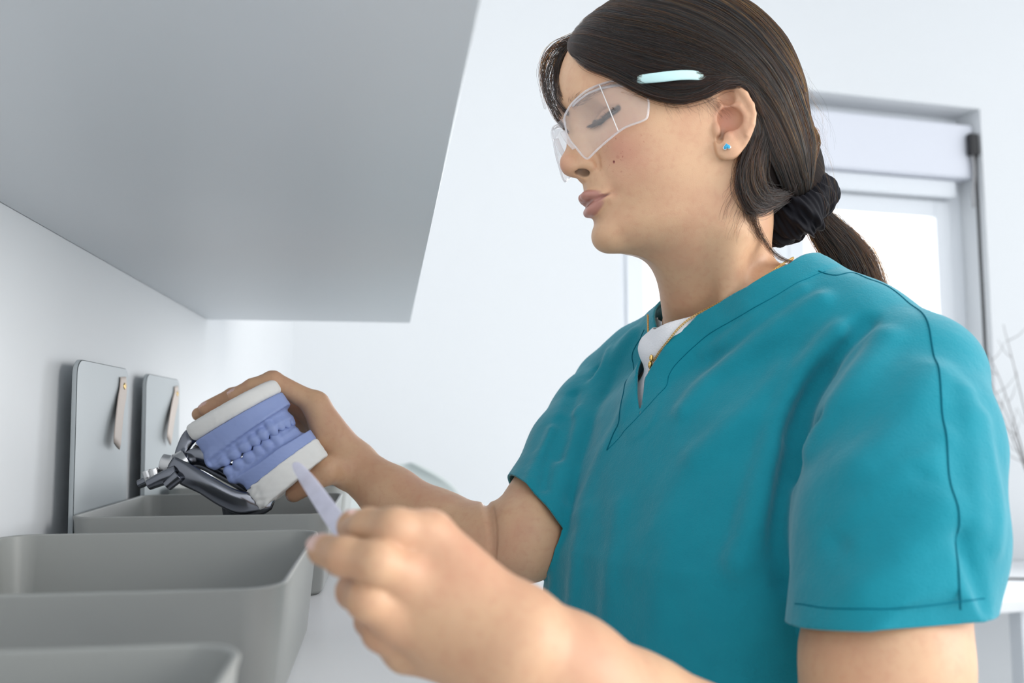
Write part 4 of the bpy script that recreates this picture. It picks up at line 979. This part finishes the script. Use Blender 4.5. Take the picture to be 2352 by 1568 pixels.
# ------------------------------------------------------------------ safety goggles (head millimetres)
def clear_mat(name, haze, tint=(0.86, 0.86, 0.95), rough=0.03, edge=0.0):
    m = bpy.data.materials.new(name); m.use_nodes = True; nt = m.node_tree; nt.nodes.remove(bsdf(m)); o = nt.nodes['Material Output']
    t = N(m, 'ShaderNodeBsdfTransparent'); t.inputs[0].default_value = (0.99, 0.99, 0.995, 1)
    g = N(m, 'ShaderNodeBsdfGlossy'); g.inputs['Roughness'].default_value = rough; d = N(m, 'ShaderNodeBsdfDiffuse'); d.inputs[0].default_value = (*tint, 1)
    tl = N(m, 'ShaderNodeBsdfTranslucent'); tl.inputs[0].default_value = (*tint, 1); ds = N(m, 'ShaderNodeMixShader'); ds.inputs[0].default_value = .5; L(m, d.outputs[0], ds.inputs[1]); L(m, tl.outputs[0], ds.inputs[2])
    a = N(m, 'ShaderNodeMixShader'); L(m, t.outputs[0], a.inputs[1]); L(m, ds.outputs[0], a.inputs[2])
    geo = N(m, 'ShaderNodeNewGeometry'); nz = N(m, 'ShaderNodeTexNoise'); nz.inputs['Scale'].default_value = 38; nz.inputs['Detail'].default_value = 3; L(m, geo.outputs['Position'], nz.inputs['Vector'])
    k = N(m, 'ShaderNodeMath', operation='MULTIPLY_ADD'); L(m, nz.outputs['Fac'], k.inputs[0]); k.inputs[1].default_value = haze*1.0; k.inputs[2].default_value = haze*.5; L(m, k.outputs[0], a.inputs[0])
    lw = N(m, 'ShaderNodeLayerWeight'); lw.inputs[0].default_value = .5; pw = N(m, 'ShaderNodeMath', operation='POWER'); L(m, lw.outputs['Facing'], pw.inputs[0]); pw.inputs[1].default_value = 4.0; fr = N(m, 'ShaderNodeMath', operation='MULTIPLY_ADD'); L(m, pw.outputs[0], fr.inputs[0]); fr.inputs[1].default_value = .35; fr.inputs[2].default_value = .05; b = N(m, 'ShaderNodeMixShader'); L(m, fr.outputs[0], b.inputs[0]); L(m, a.outputs[0], b.inputs[1]); L(m, g.outputs[0], b.inputs[2]); L(m, b.outputs[0], o.inputs['Surface']); return m
M_LENS = clear_mat('clear_polycarbonate', 0.055, (0.97, 0.97, 1.0)); M_RIM = clear_mat('clear_rim_plastic', 0.38, (0.97, 0.97, 1.0), .05)
M_EDGE = clear_mat('clear_plastic_edge', 0.9, (1.0, 1.0, 1.0), .05); M_MINT = mat('mint_plastic', (0.48, 0.70, 0.70), 0.35)
WR = np.array([(120.5, -30), (119, -16), (119.5, 0), (118.5, 10), (115, 20), (109, 30), (100.5, 39), (89.5, 48.5), (77.5, 57.5), (66, 63.5), (40, 72)], float)
WR = np.array([(119.4, 0), (118.7, 10), (115, 20), (109, 30), (100.5, 39), (89.5, 48.5), (77.5, 57.5), (66, 63.5), (40, 72)], float)
WS = np.append(0, np.cumsum(np.linalg.norm(np.diff(WR, axis=0), axis=1)))
L_TOP = np.array([(19, 31), (19.6, 33.5), (21.6, 35.8), (29.2, 41.3), (38.7, 45.5), (47.3, 48.2), (59, 49.2), (70.2, 48.6), (80.4, 45.6), (90.3, 40.6), (93.2, 37.6), (94.9, 30)])
L_BOT = np.array([(19, 24), (19.3, 19.5), (22.8, 11.6), (27.3, 4.6), (32.5, -3.6), (35.5, -6.8), (38.2, -7.1), (44, -4.0), (50.5, -.7), (58.8, 3.2), (66.9, 6.8), (74.5, 9.1), (88, 11), (92.2, 14), (94.9, 24)])
def lens_pt(s, z, out=0.0):
    x = np.interp(s, WS, WR[:, 0]); y = np.interp(s, WS, WR[:, 1]); n = np.array([np.interp(s+2, WS, WR[:, 1])-np.interp(s-2, WS, WR[:, 1]), -(np.interp(s+2, WS, WR[:, 0])-np.interp(s-2, WS, WR[:, 0])), 0]); n /= np.linalg.norm(n)
    return np.array([x, y, z])+n*out
def make_goggles():
    g = empty('safety_goggles', tuple(h2w([110, 0, 30])), 'clear plastic safety goggles with mint green temples worn by the woman', 'goggles')
    for sg in (1, -1):
        mi = np.array([1, sg, 1]); ns, nz = 64, 16; V = []
        ss = np.concatenate([np.linspace(19, 40, 22), np.linspace(41, 86, 26), np.linspace(87, 94.9, 16)])
        for out in (0.0, -1.8):
            for s in ss:
                a, b = np.interp(s, L_BOT[:, 0], L_BOT[:, 1]), np.interp(s, L_TOP[:, 0], L_TOP[:, 1])
                for k in range(nz): V.append(lens_pt(s, a+(b-a)*k/(nz-1), out)*mi)
        n1 = ns*nz; q = lambda o, i, k: o*n1+i*nz+k
        Fc = [f for i in range(ns-1) for k in range(nz-1) for f in ((q(0, i, k), q(0, i+1, k), q(0, i+1, k+1), q(0, i, k+1)), (q(1, i, k), q(1, i, k+1), q(1, i+1, k+1), q(1, i+1, k)))]
        for i in range(ns-1): Fc += [(q(0, i, 0), q(1, i, 0), q(1, i+1, 0), q(0, i+1, 0)), (q(0, i, nz-1), q(0, i+1, nz-1), q(1, i+1, nz-1), q(1, i, nz-1))]
        ln = mesh_obj('lens', h2w(V), Fc, M_LENS, g)
        edge = [lens_pt(s, z, -.9) for s, z in L_TOP]+[lens_pt(s, z, -.9) for s, z in L_BOT[::-1]]
        edge = np.array(edge+[edge[0]])*mi; e2 = np.vstack([resample(edge[:12], 60), resample(edge[12:-1], 80), edge[:1]])
        V, Fc = tube(h2w(e2), .00085, 8, cap=False); mesh_obj('rim', V, Fc, M_RIM, g)
        c = np.array([lens_pt(58+9*t, 48.6-41.6*t, .5) for t in np.linspace(0, 1, 12)])*mi; V, Fc = tube(h2w(c), .00045, 6); mesh_obj('fold_line', V, Fc, M_EDGE, ln)
        c = np.array([lens_pt(s, np.interp(s, L_TOP[:, 0], L_TOP[:, 1])-o, -1.6) for s, o in zip(np.linspace(30, 91, 30), np.linspace(1.8, 4.4, 30))])*mi; V, Fc = tube(h2w(c), .0011, 8, flat=(1.3, .6)); mesh_obj('brow_bar', V, Fc, M_RIM, g)
        p = catmull(np.array([(66, 67.5, 43.5), (56, 74.0, 41.3), (45, 78.4, 40.2), (34, 80.6, 39.7), (22, 81.2, 38.6), (10, 79.6, 37.0), (-4, 74.5, 34), (-20, 76, 26), (-30, 73, 10)])*mi, 40)
        V, Fc = tube(h2w(p), np.interp(np.linspace(0, 1, 40), [0, .2, .5, 1], [.0034, .0040, .0038, .0024]), 14, flat=(.26, 1.0), up=tuple(HR[:, 2])); mesh_obj('temple', V, Fc, M_MINT, g)
        V, Fc = tube(h2w(np.array([(70, 62.8, 44), (66, 66, 43.6), (61, 69.5, 42.6)])*mi), .0042, 10, flat=(.4, 1.0), up=tuple(HR[:, 2])); mesh_obj('hinge', V, Fc, M_RIM, g)
    b = np.array([lens_pt(abs(s), 29.5-4*(1-abs(s)/19.)**2, -.6)*[1, 1 if s > 0 else -1, 1] for s in np.linspace(-20, 20, 21)])
    V, Fc = tube(h2w(b), .0022, 12, flat=(.5, 1.7), up=tuple(HR[:, 2])); mesh_obj('bridge', V, Fc, M_LENS, g)
    for sg in (1, -1):
        c = np.array([(115, 9.5, 25), (112, 11, 16), (108, 13.5, 8)])*[1, sg, 1]; V, Fc = tube(h2w(catmull(c, 10)), .0016, 8, flat=(1.6, .5)); mesh_obj('nose_pad', V, Fc, M_RIM, g)
# ------------------------------------------------------------------ scrunchie, earring, necklace
M_VELVET = mat('black_velvet', (0.006, 0.006, 0.009), 0.75, spec=0.15); bsdf(M_VELVET).inputs['Sheen Weight'].default_value = 0.12; bsdf(M_VELVET).inputs['Sheen Roughness'].default_value = 0.3
M_SILVER = mat('silver', (0.75, 0.75, 0.76), 0.18, 1.0); M_TURQ = mat('turquoise', (0.02, 0.36, 0.62), 0.25); add_noise_colour(M_TURQ, 900, (0.02, 0.30, 0.55), (0.03, 0.42, 0.68)); M_GOLD = mat('gold', (0.72, 0.48, 0.17), 0.25, 1.0)
def make_scrunchie():
    c = P(1812, 482, .737); ax = P(1905, 545, .80)-P(1800, 420, .785); ax /= np.linalg.norm(ax); e1 = np.cross(ax, FWD); e1 /= np.linalg.norm(e1); e2 = np.cross(ax, e1)
    V = []; nu, nv = 220, 40
    for i in range(nu):
        u = 2*math.pi*i/nu; big = 1+.16*math.sin(u+.6)+.10*math.sin(2*u+1)
        R = .0180*big; r = .0180*(1+.14*math.sin(3*u+2)+.08*math.sin(5*u))
        rad = math.cos(u)*e1+math.sin(u)*e2
        for j in range(nv):
            v = 2*math.pi*j/nv; rr = r*(1+.10*math.sin(17*u+2.2*math.sin(v)+1.1*math.sin(2*u))+.05*math.sin(29*u+3*v+1.5*math.sin(7*u))+.035*math.sin(47*u-4*v)+.05*math.sin(3*v+2*u))
            V.append(c+rad*(R+rr*math.cos(v))+ax*(rr*1.12*math.sin(v)+.003*math.sin(2*u)))
    Fc = [(i*nv+j, ((i+1) % nu)*nv+j, ((i+1) % nu)*nv+(j+1) % nv, i*nv+(j+1) % nv) for i in range(nu) for j in range(nv)]
    tag(mesh_obj('scrunchie', V, Fc, M_VELVET), 'black velvet scrunchie gathering the dark hair into a ponytail', 'scrunchie')
def make_earring():
    p = h_skin(1669, 338); g = grad(SKIN_BARE, p[None], 1.0)[0]; g /= np.linalg.norm(g); o = h2w(p+g*.4); n = HR@g; n /= np.linalg.norm(n)
    r = np.cross(UPV, n); r /= np.linalg.norm(r); u = np.cross(n, r); a0 = math.radians(-170); r, u = math.cos(a0)*r+math.sin(a0)*u, -math.sin(a0)*r+math.cos(a0)*u
    t = empty('earring', tuple(o), 'small heart shaped turquoise stud in silver on her left earlobe', 'earring')
    hp = []
    for k in range(40):
        a = 2*math.pi*k/40; hp.append((16*math.sin(a)**3/16, (13*math.cos(a)-5*math.cos(2*a)-2*math.cos(3*a)-math.cos(4*a))/16))
    hp = np.array(hp)
    def loft(prof):
        V = [o+r*x*s+u*y*s+n*h for s, h in prof for x, y in hp]; m = len(prof)
        return V, [(i*40+k, i*40+(k+1) % 40, (i+1)*40+(k+1) % 40, (i+1)*40+k) for i in range(m-1) for k in range(40)]+[tuple((m-1)*40+k for k in range(40))]
    V, Fc = loft([(.0027, -.0004), (.0031, .0006), (.0031, .0015), (.0028, .0019), (.0025, .0017), (.0024, .0010)]); mesh_obj('bezel', V, Fc, M_SILVER, t)
    V, Fc = loft([(.0025, .0009), (.0025, .0017), (.0020, .0022), (.0010, .0024)]); mesh_obj('stone', V, Fc, M_TURQ, t)
def torus(c, x, y, R, r, n=10, m=5, st=1.35):
    z = np.cross(x, y); V = [c+(math.cos(a)*(R*st+r*math.cos(b)))*x+(math.sin(a)*(R+r*math.cos(b)))*y+r*math.sin(b)*z for a in np.linspace(0, 2*math.pi, n, endpoint=False) for b in np.linspace(0, 2*math.pi, m, endpoint=False)]
    return V, [(i*m+j, ((i+1) % n)*m+j, ((i+1) % n)*m+(j+1) % m, i*m+(j+1) % m) for i in range(n) for j in range(m)]
def make_necklace(U):
    t = empty('necklace', tuple(P(1700, 660, .72)), 'thin gold chain necklace running under the scrub collar to small gold charms', 'necklace')
    A = [h2w(skin_at(*q, 30)) for q in ((1822, 592), (1795, 612), (1770, 630), (1742, 646), (1712, 664))]
    def over(px, py, lift):
        a = hit(U, px, py); k = h_skin(px, py)
        if abs(float(SKIN_BARE(k[None])[0])) < .3: a = min(a, float((h2w(k)-CAM)@FWD))
        return P(px, py, a-lift)
    B = [over(*q, .0022) for q in ((1600, 722), (1578, 736), (1556, 756), (1534, 783), (1514, 808), (1500, 828))]
    mid = [(A[-1]*(1-f)+B[0]*f) for f in (.35, .7)]; 
    far = [h2w(w2h(B[-1])+np.array(d)) for d in ((-1, -5, 6), (-6, -16, 22), (-16, -32, 44))]
    back = [h2w(SN) for SN in snap(SKIN_BARE, np.array([w2h(A[0])+[-16, -22, 4], w2h(A[0])+[-20, -60, 6]]), 1.0, 5)]
    path = resample(np.array(back[::-1]+A+mid+B+far), 260); parts = []
    for i in range(len(path)-1):
        d = path[i+1]-path[i]; d /= np.linalg.norm(d); s = np.cross(d, FWD); s /= np.linalg.norm(s); w = np.cross(d, s)
        if i % 2: s = (s+w)/1.414
        parts.append(torus((path[i]+path[i+1])/2-FWD*.0005, d, s, .00078, .00025))
    V, Fc = join(parts); mesh_obj('chain', V, Fc, M_GOLD, t)
    for k, (px, py, r) in enumerate(((1496, 822, .0022), (1494, 838, .0026), (1493, 855, .0020))):
        c = over(px, py, .0035); bm = bmesh.new(); bmesh.ops.create_icosphere(bm, subdivisions=3, radius=1.0)
        for v in bm.verts: v.co = Vector(c+RGT*v.co.x*r*.8+UPV*v.co.y*r*1.35+FWD*v.co.z*r*.5)
        bm_obj('charm', bm, M_GOLD, t, smooth=True)
# ------------------------------------------------------------------ dental model in its articulator (millimetres of its own)
DO = P(605, 1005, .80); DX = .83*RGT+.56*UPV-.22*FWD; DX /= np.linalg.norm(DX); DZ = -.56*RGT+.83*UPV; DZ -= DX*(DZ@DX); DZ /= np.linalg.norm(DZ); DY = np.cross(DZ, DX); DM = np.stack([DX, DY, DZ], 1)
def d2w(p): return DO+(np.asarray(p, float)*1e-3)@DM.T
def w2d(p): return ((np.asarray(p, float)-DO)@DM)*1e3
M_BLUE = mat('blue_die_stone', (0.28, 0.355, 0.64), 0.45, spec=0.35); add_noise_bump(M_BLUE, 160, .12, .0004); M_PLASTER = mat('white_plaster', (0.80, 0.79, 0.77), 0.9, spec=0.2); add_noise_bump(M_PLASTER, 220, .25, .0004)
M_CHROME = mat('dark_chrome', (0.20, 0.21, 0.24), 0.16, 1.0); M_STEEL = mat('steel', (0.60, 0.60, 0.61), 0.25, 1.0)
TEETH = [(30, 4.3, 2.8, 4.9, 8.0), (27.6, 12, 2.8, 4.3, 7.4), (22.5, 18.6, 3.6, 4.5, 8.2), (14.2, 22.6, 4.8, 4.4, 6.8), (5.6, 25.0, 4.9, 4.6, 6.6), (-4.6, 26.8, 6.3, 5.2, 6.3), (-16.5, 28.3, 6.4, 5.2, 6.1), (-28, 29.2, 5.6, 4.8, 5.6)]
ARCH = catmull([(30.5, 0), (29.5, 5), (27, 12), (22, 18.5), (14, 22.5), (5.5, 25), (-5, 26.8), (-17, 28.3), (-29, 29.3), (-38, 29.6)], 18)
PLAN_U = [(-47, 22), (-41, 32), (-8, 35), (20, 29), (38, 10), (39.5, 0)]; PLAN_L = [(-30, 20), (-26, 33), (-4, 36), (22, 30), (40, 11), (42, 0)]
VEST = [(x*1.0+7.5*max(0, (x+6)/36)**1.2, y+6.5*(1-.9*max(0, x)/31)) for x, y in ARCH]
def resample2(pl):
    pl = np.array(pl, float)
    for _ in range(3): pl = np.vstack([pl[:1]]+[[.75*pl[i]+.25*pl[i+1], .25*pl[i]+.75*pl[i+1]] for i in range(len(pl)-1)]+[pl[-1:]])
    return pl
def s_plan(pl, z0, z1, r, grow=0.0):
    pl = resample2(pl); full = np.vstack([pl, (pl[pl[:, 1] > 0]*[1, -1])[::-1]])
    def f(p):
        d = poly_sd(full, p[:, 0], p[:, 1])-grow; a = z0(p[:, 0]) if callable(z0) else z0; b = z1(p[:, 0]) if callable(z1) else z1
        return smax(d, np.maximum(a-p[:, 2], p[:, 2]-b), r)
    return f, None, 0
def yflip(prim):
    f, c, R = prim; return (lambda p: f(p*[1, -1, 1])), np.asarray(c)*[1, -1, 1], R
def teeth(S, zc, k, dx, flip):
    for (x, y, a, b, c) in TEETH:
        i = np.argmin(np.hypot(ARCH[:, 0]-x, ARCH[:, 1]-y)); j = min(i+1, len(ARCH)-1); t = ARCH[j]-ARCH[j-1]; R = rot_to((-t[0], -t[1], 0)) 
        pr = s_ell((x+dx, y-.3*abs(dx), zc), (b, a, c), R) if x > 20 else s_ell((x+dx, y-.3*abs(dx), zc), (a, b, c), R)
        S.add(pr, k); S.add(yflip(pr), k)
SPL_U = lambda x: 28.0-.062*(x+5); SPL_L = lambda x: -30.5+.07*(x-5)
def rough(a): return lambda p: a*(np.sin(p[:, 0]*.9+2*np.sin(p[:, 2]*.5))*np.sin(p[:, 1]*.8+p[:, 2]*.7)+.6*np.sin(p[:, 0]*.31+p[:, 1]*.23))
def make_dental():
    t = empty('dental_articulator', tuple(DO), 'blue and white plaster jaw model on a dark chrome articulator, held over a grey box', 'dental model')
    def put(name, S, lo, hi, m, h=.8):
        S.pad = 3*h; V, Q = S.mesh(lo, hi, h); return mesh_obj(name, d2w(V), Q, m, t)
    S = Sculpt(); S.add(s_plan(PLAN_U, lambda x: SPL_U(x), lambda x: 44.5-.085*(x+5), 7, 1.2)); S.disp(rough(.10)); put('upper_plaster_base', S, (-52, -40, 18), (42, 40, 54), M_PLASTER, 1.0)
    S = Sculpt(); S.add(s_plan(PLAN_U, 8.5, lambda x: SPL_U(x)+.5, 1.6)); S.add(s_plan([(-47, 24), (-40, 31.5), (-30, 31), (-30, 0)], -1, 14, 3), 5)
    for s in (1, -1): S.add(s_chain([(x-1, y*s*.97, 7.0) for x, y in ARCH], [6.5]*len(ARCH), 2), 6)
    for s in (1, -1): S.sub(s_chain([(x, y*s, 6.0) for x, y in VEST], list(np.linspace(5.0, 3.2, 18)), 2), 2.5)
    teeth(S, 1.0, 2.2, 0, 1); S.disp(rough(.07)); put('upper_cast', S, (-52, -40, -9), (42, 40, 33), M_BLUE)
    S = Sculpt(); S.add(s_plan(PLAN_L, lambda x: -51.5+.105*(x-5), lambda x: SPL_L(x), 2.2, .6)); S.disp(lambda p: (.2+.7/(1+np.exp(np.clip((p[:, 0]+12)/2, -30, 30))))*np.sin(p[:, 0]*.45+1.7*np.sin(p[:, 2]*.4))*np.sin(p[:, 2]*.6+p[:, 1]*.4)); put('lower_plaster_base', S, (-38, -42, -62), (46, 42, -22), M_PLASTER, 1.0)
    S = Sculpt(); S.add(s_plan(PLAN_L, lambda x: SPL_L(x)-.5, lambda x: -19.5+.0050*np.maximum(x, 0)**2, 1.2))
    for s in (1, -1): S.add(s_chain([(x-2.5, y*s*.95, -16) for x, y in ARCH[:16]], [6.2]*16, 2), 7)
    for s in (1, -1): S.sub(s_chain([(x, y*s, -13.0) for x, y in VEST], list(np.linspace(5.2, 3.4, 18)), 2), 2.5)
    S.add(s_chain([(x-2.5, 0, -16) for x in (30, 15)], [5, 5]), 4); teeth(S, -9.0, 2.0, -2.6, -1); S.disp(rough(.07)); put('lower_cast', S, (-38, -42, -38), (46, 42, -2), M_BLUE)
    # frame: points read off in the picture plane, then given their own depth
    def pts(*q): return [P(*x) for x in q]
    def bar(name, q, rad, flat, m, par=t, n=40, up=None):
        V, Fc = tube(catmull(pts(*q), n), np.interp(np.linspace(0, 1, n), np.linspace(0, 1, len(rad)), rad), 16, flat=flat, up=tuple(up if up is not None else -FWD)); return mesh_obj(name, V, Fc, m, par)
    for dz in (0.0,):
        bar('upper_arm', [(520, 925, .835), (478, 985, .815), (440, 1000, .80), (420, 1030, .795), (410, 1058, .79)], [.006, .007, .0075, .006, .005], (1.0, .45), M_CHROME)
        bar('upper_arm_brace', [(500, 1000, .83), (470, 1010, .82), (452, 1040, .80), (440, 1062, .795)], [.006, .006, .005, .005], (1.0, .5), M_STEEL)
    bar('upper_frame_bar', [(420, 1062, .79), (462, 1052, .79), (510, 1078, .79), (560, 1104, .79), (602, 1136, .79)], [.008, .0105, .009, .010, .0095], (1.0, .35), M_CHROME)
    bar('lower_frame_bar', [(392, 1066, .775), (425, 1088, .77), (470, 1112, .768), (520, 1142, .77), (566, 1158, .775), (606, 1150, .785), (600, 1112, .80)], [.008, .0105, .0095, .010, .0115, .0105, .006], (1.0, .38), M_CHROME)
    bar('lower_foot', [(540, 1152, .785), (548, 1185, .79), (560, 1215, .80)], [.013, .014, .012], (1.0, .5), M_CHROME)
    bar('cross_bar', [(600, 1122, .79), (604, 1150, .785)], [.006, .007], (1, .8), M_CHROME)
    h = bar('hinge_block', [(372, 1062, .78), (400, 1068, .78), (428, 1052, .785)], [.008, .010, .009], (1.0, .8), M_STEEL)
    bar('hinge_pin', [(320, 1112, .785), (345, 1100, .785), (372, 1085, .785)], [.0042, .0045, .0045], (1, 1), M_CHROME)
    bar('hinge_pin', [(342, 1113, .77), (375, 1098, .77), (408, 1085, .772)], [.005, .0065, .0075], (1, 1), M_CHROME)
    bar('hinge_pin', [(384, 1116, .765), (400, 1102, .766), (412, 1092, .767)], [.005, .0055, .006], (1, 1), M_CHROME)
    for a, b in (((336, 1080, .778), (346, 1108, .778)), ((352, 1076, .776), (360, 1104, .776)), ((412, 1038, .785), (420, 1070, .785)), ((444, 1030, .80), (470, 1044, .80))): bar('hinge_screw', [a, ((a[0]+b[0])/2, (a[1]+b[1])/2, a[2]), b], [.0042, .0046, .0042], (1, 1), M_STEEL, h)
    return t
# ------------------------------------------------------------------ clear plastic spatula held in the near hand
def make_spatula():
    m = clear_mat('milky_clear_plastic', 0.8, (0.84, 0.83, 0.94), .12)
    rows = [((672, 1062), (684, 1060), .503), ((669, 1072), (694, 1064), .500), ((674, 1085), (706, 1076), .496), ((690, 1112), (728, 1098), .486), ((713, 1150), (753, 1132), .470), ((738, 1192), (782, 1168), .452), ((763, 1226), (812, 1206), .432), ((790, 1262), (842, 1240), .412), ((822, 1300), (872, 1280), .394)]
    V = []; th = .0016
    for k, (a, b, d) in enumerate(rows):
        A, B = P(*a, d), P(*b, d); nrm = np.cross(B-A, P(*rows[min(k+1, 8)][0], rows[min(k+1, 8)][2])-P(*rows[max(k-1, 0)][0], rows[max(k-1, 0)][2])); nrm /= np.linalg.norm(nrm)
        for f, t in ((0, 0), (.12, .5), (.5, .5), (.88, .5), (1, 0), (.88, -.5), (.5, -.5), (.12, -.5)): V.append(A+(B-A)*f+nrm*th*t*(1 if .1 < f < .9 else .6))
    n = 8; Fc = [(i*n+k, i*n+(k+1) % n, (i+1)*n+(k+1) % n, (i+1)*n+k) for i in range(len(rows)-1) for k in range(n)]+[tuple(range(n))[::-1], tuple((len(rows)-1)*n+k for k in range(n))]
    o = mesh_obj('plastic_spatula', V, Fc, m); o.modifiers.new('round', 'SUBSURF').render_levels = 2
    tag(o, 'milky clear plastic spatula pinched between the fingers of the near hand', 'spatula')
# ------------------------------------------------------------------ put it all together
person = build_body(QUAL)
scrub_top, SCRUB = make_scrub(person, SCRUB_H)
under, UNDER = make_under(person)
make_trousers(person)
build_hair(person)
make_goggles(); make_scrunchie(); make_earring(); make_necklace(UNDER)
make_dental(); make_spatula()
